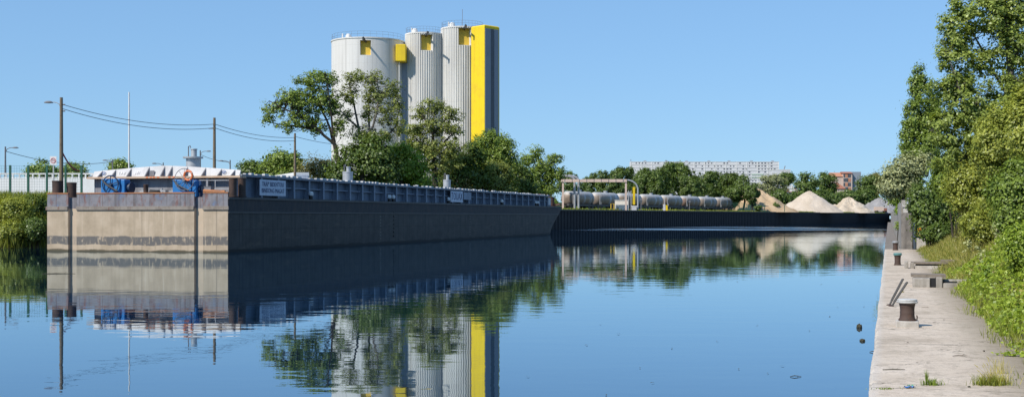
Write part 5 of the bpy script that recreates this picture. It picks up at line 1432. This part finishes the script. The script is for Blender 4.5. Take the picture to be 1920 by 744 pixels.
blob_tree('poplar_tree', 'slender columnar poplar standing behind the big one', 'tree', 1722, 110, 2.5,
    [([(1722, 400, 0), (1722, 250, 0), (1720, 140, 0)], .22, .04)],
    [(1715, 160, 15, 30), (1732, 170, 18, 34), (1718, 215, 27, 40), (1738, 230, 22, 40), (1705, 255, 20, 34), (1725, 275, 38, 34), (1745, 280, 18, 30), (1700, 285, 18, 18), (1722, 134, 10, 9), (1752, 200, 12, 30)],
    'leaf_mid', 420, 40, .30, .22, twig=.2, shell=.25, flat=1.1)
blob_tree('willow_tree', 'pale silvery willow leaning over the wall end', 'tree', 1695, 81, 2.5,
    [([(1698, 398, 0), (1694, 350, 0), (1690, 310, 0)], .18, .05)],
    [(1685, 325, 26, 24, 1.0), (1705, 312, 26, 22, 1.0), (1666, 345, 15, 24, .9), (1695, 345, 32, 24, 1.0), (1728, 310, 18, 20, .6)],
    'leaf_grey', 140, 50, .38, .20, twig=.3, leaf2=('leaf_pale', .55))
blob_tree('tree', 'green bushy tree under the silvery willow', 'tree', 1698, 88, 2.4,
    [([(1698, 405, 0), (1698, 365, 0)], .12, .05)],
    [(1684, 358, 20, 20), (1702, 360, 26, 24), (1715, 345, 26, 26), (1700, 330, 26, 18), (1680, 375, 18, 12)], 'leaf_mid', 110, 50, .36, .19, twig=.3)
def RS(px, py, Z, rx, ry, lf, lab, nc, nl, rc, ls, nm='shrub', z0=None, lumps=6):
    u = CA*X(px, Z) - SA*Z
    zb = bank_z(max(u, 1.0), 30)
    return shrub(nm, lab, 'shrub', X(px, Z), Z, H(py, Z), rx*Z/F, rx*Z/F*.9, ry*Z/F, lf, nc, nl, rc, ls, z0=min(zb, H(py, Z)-ry*Z/F*.75), lumps=lumps)
RS(1746, 396, 55, 46, 66, 'leaf_dark', 'dark dense shrub beside the concrete wall end', 240, 60, .24, .14)
RS(1790, 335, 50, 40, 62, 'leaf_mid', 'tall green shrub right of the dark one', 220, 60, .22, .13)
RS(1765, 438, 54, 30, 22, 'leaf_dark', 'dark lower shrub at the foot of the wall end', 60, 50, .16, .12)
RS(1830, 350, 42, 56, 84, 'leaf_near', 'large olive shrub in the middle of the right bank', 330, 64, .20, .10)
RS(1880, 270, 34, 62, 100, 'leaf_near', 'tall olive bush under the big poplar', 380, 64, .17, .085)
RS(1905, 380, 28, 54, 82, 'leaf_mid', 'green bush at the right edge half way up', 330, 64, .14, .075)
RS(1850, 420, 35, 50, 46, 'leaf_near', 'yellowish lower bush in front of the olive shrub', 240, 60, .15, .08)
RS(1945, 250, 29, 50, 150, 'leaf_near', 'tall bush along the right edge of the picture', 300, 60, .15, .08)
RS(1925, 470, 21, 50, 60, 'leaf_cover', 'fresh green bush at the lower right edge', 240, 60, .10, .06)
RS(1690, 395, 86, 12, 22, 'leaf_bright', 'bright green shoots hanging over the wall top', 30, 40, .16, .12)
RS(1682, 424, 75, 5, 9, 'leaf_mid', 'small plant growing out of the wall face', 14, 30, .10, .10)
# grey pole among the leaves
r = empty('bare_pole', (X(1890, 39), 39, 1.4), 0, 'pale weathered pole standing among the poplar leaves', 'pole')
m2 = MB(); m2.tube([(0, 0, -.2), (.02, 0, 3.0), (-.02, 0, H(28, 39)-1.4)], [.035, .03, .026], 8); m2.build('shaft', M['bark_pale'], r, True)
m2 = MB(); m2.lathe([(.03, 0), (.032, .03), (.015, .05)], 8, (-.02, 0, H(28, 39)-1.4)); m2.build('tip', M['bracket'], r)
# ground cover on the bank (stuff)
n = 52000
v = 13 + (62-13)*RNG.random(n)**1.5; e = 1.28 + .22*np.sin(v*.9) + .16*np.sin(v*2.3+1) - .25*np.exp(-((v-25)/3.0)**2) + .2*np.exp(-((v-33)/3)**2)
u = e + np.abs(RNG.normal(size=n))*1.3*(v/26)**.4
dens = np.sin(u*3.1+v*.8)+np.sin(v*1.7-u*2)+RNG.normal(size=n)*.6
keep = (dens > -1.1) & (v < 35 + 4*np.sin(u*2))
u, v = u[keep], v[keep]
zb = np.array([bank_z(a, b) for a, b in zip(u, v)])
hmax = np.clip((u-1.2)*.55, .05, .55)*(.55+.45*np.sin(u*4+v*1.3)**2)
z = zb + hmax*RNG.random(len(u))**.55
C_ = np.stack([CA*u+SA*v, -SA*u+CA*v, z], 1)
tag(leaves('ground_cover', C_, .6*RNG.normal(size=C_.shape)+np.array([[-.2, -.25, .8]]), .034+.0011*v, M['leaf_cover'], None), 'bright green leafy ground cover spilling from the bank onto the quay', 'ground cover', kind='stuff')
n = 15000
v = 28 + 34*RNG.random(n); u = 1.35 + np.abs(RNG.normal(size=n))*1.7
keep = np.sin(v*.8+u)+RNG.normal(size=n)*.5 > -.9
u, v = u[keep], v[keep]; zb = np.array([bank_z(a, b) for a, b in zip(u, v)])
tag(blades('dry_grass', np.stack([CA*u+SA*v, -SA*u+CA*v, zb-.02], 1), .24, .018, .9, M['grass_dry']), 'dry straw coloured grass on the farther part of the right bank', 'grass', kind='stuff')
n = 16000
v = 12 + 48*RNG.random(n)**.9; u = 1.25 + np.abs(RNG.normal(size=n))*1.2 + .15*np.sin(v*1.4)
zb = np.array([bank_z(a, b) for a, b in zip(u, v)])
tag(blades('bank_grass', np.stack([CA*u+SA*v, -SA*u+CA*v, zb-.02], 1), .26, .012, .7, M['grass_green']), 'yellow green grass mixed into the right bank', 'grass', kind='stuff')
def weed(px, py, hgt, leaf, nl, ls, lab, name='tall_weed', spread=.5):
    Z = None; best = 9
    for zt_ in np.linspace(14, 58, 120):
        u_ = CA*X(px, zt_)-SA*zt_; d_ = abs(H(py, zt_)-bank_z(max(u_, 1.0), 30))
        if d_ < best: best, Z = d_, zt_
    r = empty(name, (X(px, Z), Z, H(py, Z)-.03), 0, lab, 'plant')
    m2 = MB(); P_ = []
    for k in range(3):
        a = RNG.uniform(0, 6.28); q = [(math.cos(a)*hgt*.16*t*t, math.sin(a)*hgt*.16*t*t, hgt*t*(1-.12*k)) for t in (0, .35, .7, 1.0)]
        m2.tube(q, [.008, .006, .004, .002], 5)
        for j in range(nl//3):
            t = RNG.uniform(.1, 1); aa = RNG.uniform(0, 6.28); rad = hgt*spread*.4*(1-t*.75)*RNG.random()
            P_.append((math.cos(a)*hgt*.16*t*t+math.cos(aa)*rad, math.sin(a)*hgt*.16*t*t+math.sin(aa)*rad, hgt*t*(1-.12*k)))
    m2.build('stem', M['grass_green'], r, True)
    P_ = np.array(P_); leaves('leaves', P_, .6*RNG.normal(size=P_.shape)+np.array([[-.2, -.3, .7]]), ls, M[leaf], r)
weed(1842, 505, .55, 'leaf_pale', 110, .09, 'pale grey green broad leaved weed at the foot of the bank bushes', spread=.9)
weed(1872, 478, .8, 'leaf_pale', 110, .085, 'taller grey green weed on the bank under the olive bush', spread=.7)
weed(1815, 475, .6, 'leaf_pale', 90, .10, 'small pale weed between dry grass and ground cover', spread=.8)
weed(1888, 530, .7, 'leaf_near', 120, .09, 'olive weed standing out of the bright ground cover', spread=.6)
weed(1850, 535, .5, 'leaf_bright', 110, .08, 'fresh green weed at the front of the ground cover', spread=.9)
weed(1912, 590, .55, 'grass_dry', 60, .05, 'dry brown weed at the right edge above the creeper', spread=.5)
weed(1795, 455, .55, 'leaf_brown', 80, .09, 'brownish weed at the far end of the dry grass', spread=.7)
# creeping plants at the right edge of the quay
def creeper(px, py, n, spread, lab, ls=.035):
    Z = (EYE-QZ)*F/(py-405); r = empty('creeping_plant', (X(px, Z), Z, QZ), 0, lab, 'plant')
    k = RNG.normal(size=(n, 3))*np.array([[spread, spread*.7, .0]]); k[:, 2] = .012+np.abs(RNG.normal(size=n))*spread*.28
    leaves('leaves', k, .5*RNG.normal(size=k.shape)+np.array([[0, -.2, .8]]), ls, M['leaf_cover'], r)
    m2 = MB()
    for i in range(6): p = k[i*7 % n]; m2.tube([(0, 0, .0), (p[0]*.5, p[1]*.5, .02), tuple(p)], .003, 4)
    m2.build('stem', M['wood_grey'], r)
creeper(1897, 667, 90, .075, 'creeping leafy plant on the slab at the right edge')
creeper(1915, 650, 140, .09, 'denser creeping plant at the far right of the slab')
creeper(1908, 605, 200, .14, 'creeping plant spilling from the bank above the slab edge')
creeper(1855, 560, 160, .16, 'low leafy runner at the quay side of the bank')
# grass tufts on the quay
def tuft(px, py, n, hgt, spread, mat, lab, seeds=0, wd=.006, lean=.8):
    Z = (EYE-QZ)*F/(py-405); r = empty('grass_tuft', (X(px, Z), Z, QZ), 0, lab, 'grass tuft')
    b = np.stack([RNG.normal(size=n)*spread, RNG.normal(size=n)*spread*.45, np.full(n, -.004)], 1)
    blades('blades', b, hgt, wd, lean, M[mat], r)
    for i in range(seeds):
        a = RNG.uniform(-1.0, .5); l = hgt*RNG.uniform(1.3, 2.4); m2 = MB()
        tip = (math.sin(a)*l*.8, RNG.uniform(-.08, .08), math.cos(a)*l*.75)
        m2.tube([(0, 0, 0), (tip[0]*.5, tip[1]*.5, tip[2]*.58), tip], [.0022, .0016, .001], 4)
        m2.tube([(tip[0]*.82, tip[1]*.82, tip[2]*.88), tip], [.0035, .002], 5); m2.build('seed_stalk', M['grass_dry'], r)
    return r
tuft(1858, 722, 300, .11, .075, 'grass_green', 'largest yellow green grass tuft with long seed stalks on the near slab', 9)
tuft(1750, 722, 160, .075, .05, 'leaf_mid', 'small upright green weed left of the largest tuft', 0, .007, .5)
tuft(1738, 715, 40, .12, .006, 'leaf_mid', 'single tall green shoot at the left of the small weed', 0, .006, .3)
tuft(1661, 729, 60, .025, .05, 'leaf_mid', 'flat green weed near the water edge of the slab', 0, .008, 1.2)
tuft(1866, 720, 200, .13, .075, 'grass_straw', 'straw yellow tuft grown into the right side of the largest tuft', 7, .005, .7)
tuft(1878, 700, 60, .20, .06, 'grass_straw', 'thin dry stalks behind the largest tuft', 3, .003, .5)
tuft(1692, 548, 40, .05, .02, 'grass_dry', 'tiny dry tuft at the foot of the leaning bars', 0, .006, .8)
Z = (EYE-QZ)*F/(727-405)
r = empty('plastic_scrap', (X(1706, Z), Z, QZ), .3, 'crumpled blue and green plastic scrap on the near slab', 'litter')
m2 = MB(); g_ = [(x*.018-.045+random.uniform(-.006, .006), y*.016-.02+random.uniform(-.004, .004), .004+random.random()*.018) for y in range(4) for x in range(6)]
m2._add(g_, [(y*6+x, y*6+x+1, (y+1)*6+x+1, (y+1)*6+x) for y in range(3) for x in range(5)]); m2.build('blue_sheet', M['blue_litter'], r)
k = RNG.normal(size=(14, 3))*np.array([[.04, .012, .0]])+np.array([[.0, .015, .022]]); leaves('green_scrap', k, RNG.normal(size=k.shape)+np.array([[0, 0, 1]]), .02, M['green_litter'], r)
for px, py, ln, an, lab in ((1676, 694, .22, .0, 'thin dark twig lying across the slab near the water edge'), (1868, 606, .18, .15, 'straight grey stick at the edge of the ground cover'), (1735, 577, .12, -.1, 'short twig behind the nearest bollard'), (1800, 668, .16, .05, 'pale dry stem beside the slab joint')):
    Z = (EYE-QZ)*F/(py-405); r = empty('twig', (X(px, Z), Z, QZ+.008), an, lab, 'twig')
    m2 = MB(); m2.tube([(-ln/2, 0, 0), (-.01, .008, .004), (ln/2, 0, .002)], [.004, .005, .003], 6); m2.build('stick', M['debris' if py > 690 else 'wood_grey'], r)
    m2 = MB(); m2.tube([(.02, .004, .004), (.05, .03, .012)], [.003, .0015], 5); m2.build('side_shoot', M['wood_grey'], r)
for px, py, s_ in ((1845, 659, .013), (1817, 726, .012), (1702, 642, .009), (1770, 600, .01), (1735, 700, .008), (1905, 712, .010), (1700, 590, .009)):
    Z = (EYE-QZ)*F/(py-405); m2 = MB()
    pts = [(RNG.normal(), RNG.normal(), RNG.normal()) for _ in range(14)]
    bm = bmesh.new()
    for p in pts: q = Vector(p).normalized()*s_; bm.verts.new((q.x*1.3, q.y, q.z*.7+s_*.5))
    bmesh.ops.convex_hull(bm, input=bm.verts[:]); me = bpy.data.meshes.new('pebble'); bm.to_mesh(me); bm.free(); me.materials.append(M['concrete_dark' if s_ < .011 else 'debris'])
    o = bpy.data.objects.new('pebble', me); COL.objects.link(o); o.location = (X(px, Z), Z, QZ+.003)
    tag(o, 'small dark pebble lying on the bare concrete slab', 'pebble', 'pebbles on the slab')
# ------------------------------------------------------------------ things afloat
def float_lump(px, py, w, d, h, lab, seed, name='floating_clump'):
    Z = EYE*F/(py-405); rr = random.Random(seed); bm = bmesh.new(); bmesh.ops.create_icosphere(bm, subdivisions=3, radius=1)
    for v_ in bm.verts:
        k_ = 1+.22*math.sin(v_.co.x*5+seed)*math.sin(v_.co.y*6+1)+rr.uniform(-.1, .1)
        v_.co = Vector((v_.co.x*w*k_, v_.co.y*d*k_, v_.co.z*h*k_))
    me = bpy.data.meshes.new(name); bm.to_mesh(me); bm.free(); me.materials.append(M['debris'])
    o = bpy.data.objects.new(name, me); COL.objects.link(o); o.location = (X(px, Z), Z, h*.25); return tag(o, lab, 'floating debris')
float_lump(1611, 614, .045, .06, .055, 'mossy brown clump floating beside the quay, the upper of two', 1)
float_lump(1617, 639, .04, .05, .03, 'small black clump floating beside the quay, the lower of two', 2)
DB = [(1293, 553, .10), (1556, 593, .09), (1160, 626, .08), (1099, 647, .07), (1540, 533, .10), (1223, 718, .06), (1137, 740, .05), (1126, 608, .06), (1382, 528, .1), (1420, 610, .05), (1345, 640, .05), (1260, 653, .05), (1467, 686, .06), (1385, 692, .05), (1610, 528, .09), (1440, 700, .04), (1620, 575, .06), (990, 706, .05), (1200, 690, .04), (1570, 576, .05), (1518, 620, .05)]
for i, (px, py, s_) in enumerate(DB):
    s_ *= .55; Z = EYE*F/(py-405); m2 = MB(); a = i*1.3
    m2._add([(-s_, 0, .006), (-s_*.3, -s_*.35, .012), (s_*.8, -s_*.1, .008), (s_, s_*.15, .006), (-s_*.2, s_*.4, .014)], [(0, 1, 2, 3, 4)])
    o = m2.build('floating_leaf', M['debris']); o.location = (X(px, Z), Z, 0); o.rotation_euler = (0, 0, a); tag(o, 'dark scrap of leaf floating on the open water', 'floating leaf', 'leaf scraps afloat on the open water')
for px, py, ln, lab in ((110, 513, 1.1, 'thin dark branch floating in front of the barge stern'), (1492, 706, .14, 'dark twig floating on the open water low in the picture'), (1638, 660, .12, 'pale twig floating close to the quay edge')):
    Z = EYE*F/(py-405); r = empty('floating_branch', (X(px, Z), Z, .006), .1, lab, 'branch')
    m2 = MB(); m2.tube([(-ln*.5, 0, 0), (-ln*.1, .05*ln, .01), (ln*.5, 0, .0)], [.006, .012, .004] if ln > .5 else [.004, .006, .003], 5); m2.build('stick', M['debris'], r)
    m2 = MB()
    for t in ((-.3, -.1, .15, .3) if ln > .5 else (.2,)): m2.tube([(ln*t, .03*ln, .0), (ln*t+.06*ln, .12*ln*(1 if t > 0 else -1), .05*ln)], [.005, .002], 4)
    m2.build('side_twig', M['debris'], r)

# ------------------------------------------------------------------ light, sky, camera
el = math.radians(44); sh = Vector((-.76, -.65)).normalized()
S_dir = Vector((sh.x*math.cos(el), sh.y*math.cos(el), math.sin(el)))
sun = bpy.data.lights.new('sun', 'SUN'); sun.energy = 4.9; sun.angle = math.radians(.53); sun.color = (1, .93, .83)
so = bpy.data.objects.new('sun', sun); COL.objects.link(so); so.rotation_euler = (-S_dir).to_track_quat('-Z', 'Y').to_euler(); so.location = (-40, -30, 60)
w = bpy.data.worlds.new('World'); S.world = w; w.use_nodes = True; nt = w.node_tree; nt.nodes.clear()
sky = nt.nodes.new('ShaderNodeTexSky'); sky.sky_type = 'NISHITA'; sky.sun_disc = False
sky.sun_elevation = el; sky.sun_rotation = math.atan2(S_dir.x, S_dir.y)
sky.altitude = 500; sky.air_density = 1.0; sky.dust_density = 0; sky.ozone_density = 4
gm = nt.nodes.new('ShaderNodeGamma'); gm.inputs['Gamma'].default_value = .45
tn = nt.nodes.new('ShaderNodeMix'); tn.data_type = 'RGBA'; tn.blend_type = 'MULTIPLY'; tn.inputs[0].default_value = 1.0; tn.inputs[7].default_value = (1.44, 2.20, 3.06, 1)
bg = nt.nodes.new('ShaderNodeBackground'); bg.inputs[1].default_value = .12
ow = nt.nodes.new('ShaderNodeOutputWorld')
nt.links.new(sky.outputs[0], gm.inputs['Color']); nt.links.new(gm.outputs[0], tn.inputs[6]); nt.links.new(tn.outputs[2], bg.inputs[0]); nt.links.new(bg.outputs[0], ow.inputs[0])
cam = bpy.data.cameras.new('camera'); cam.sensor_width = 36; cam.lens = F/1920*36; cam.shift_y = 33/1920; cam.clip_end = 12000; cam.clip_start = .1
co = bpy.data.objects.new('camera', cam); COL.objects.link(co); co.location = (0, 0, EYE); co.rotation_euler = (math.pi/2, 0, 0)
S.camera = co
S.view_settings.view_transform = 'Standard'; S.view_settings.look = 'None'; S.view_settings.exposure = 0; S.view_settings.gamma = 1
S.cycles.max_bounces = 6; S.cycles.diffuse_bounces = 3; S.cycles.glossy_bounces = 4; S.cycles.transparent_max_bounces = 4
S.cycles.caustics_reflective = False; S.cycles.caustics_refractive = False
S.cycles.use_denoising = True
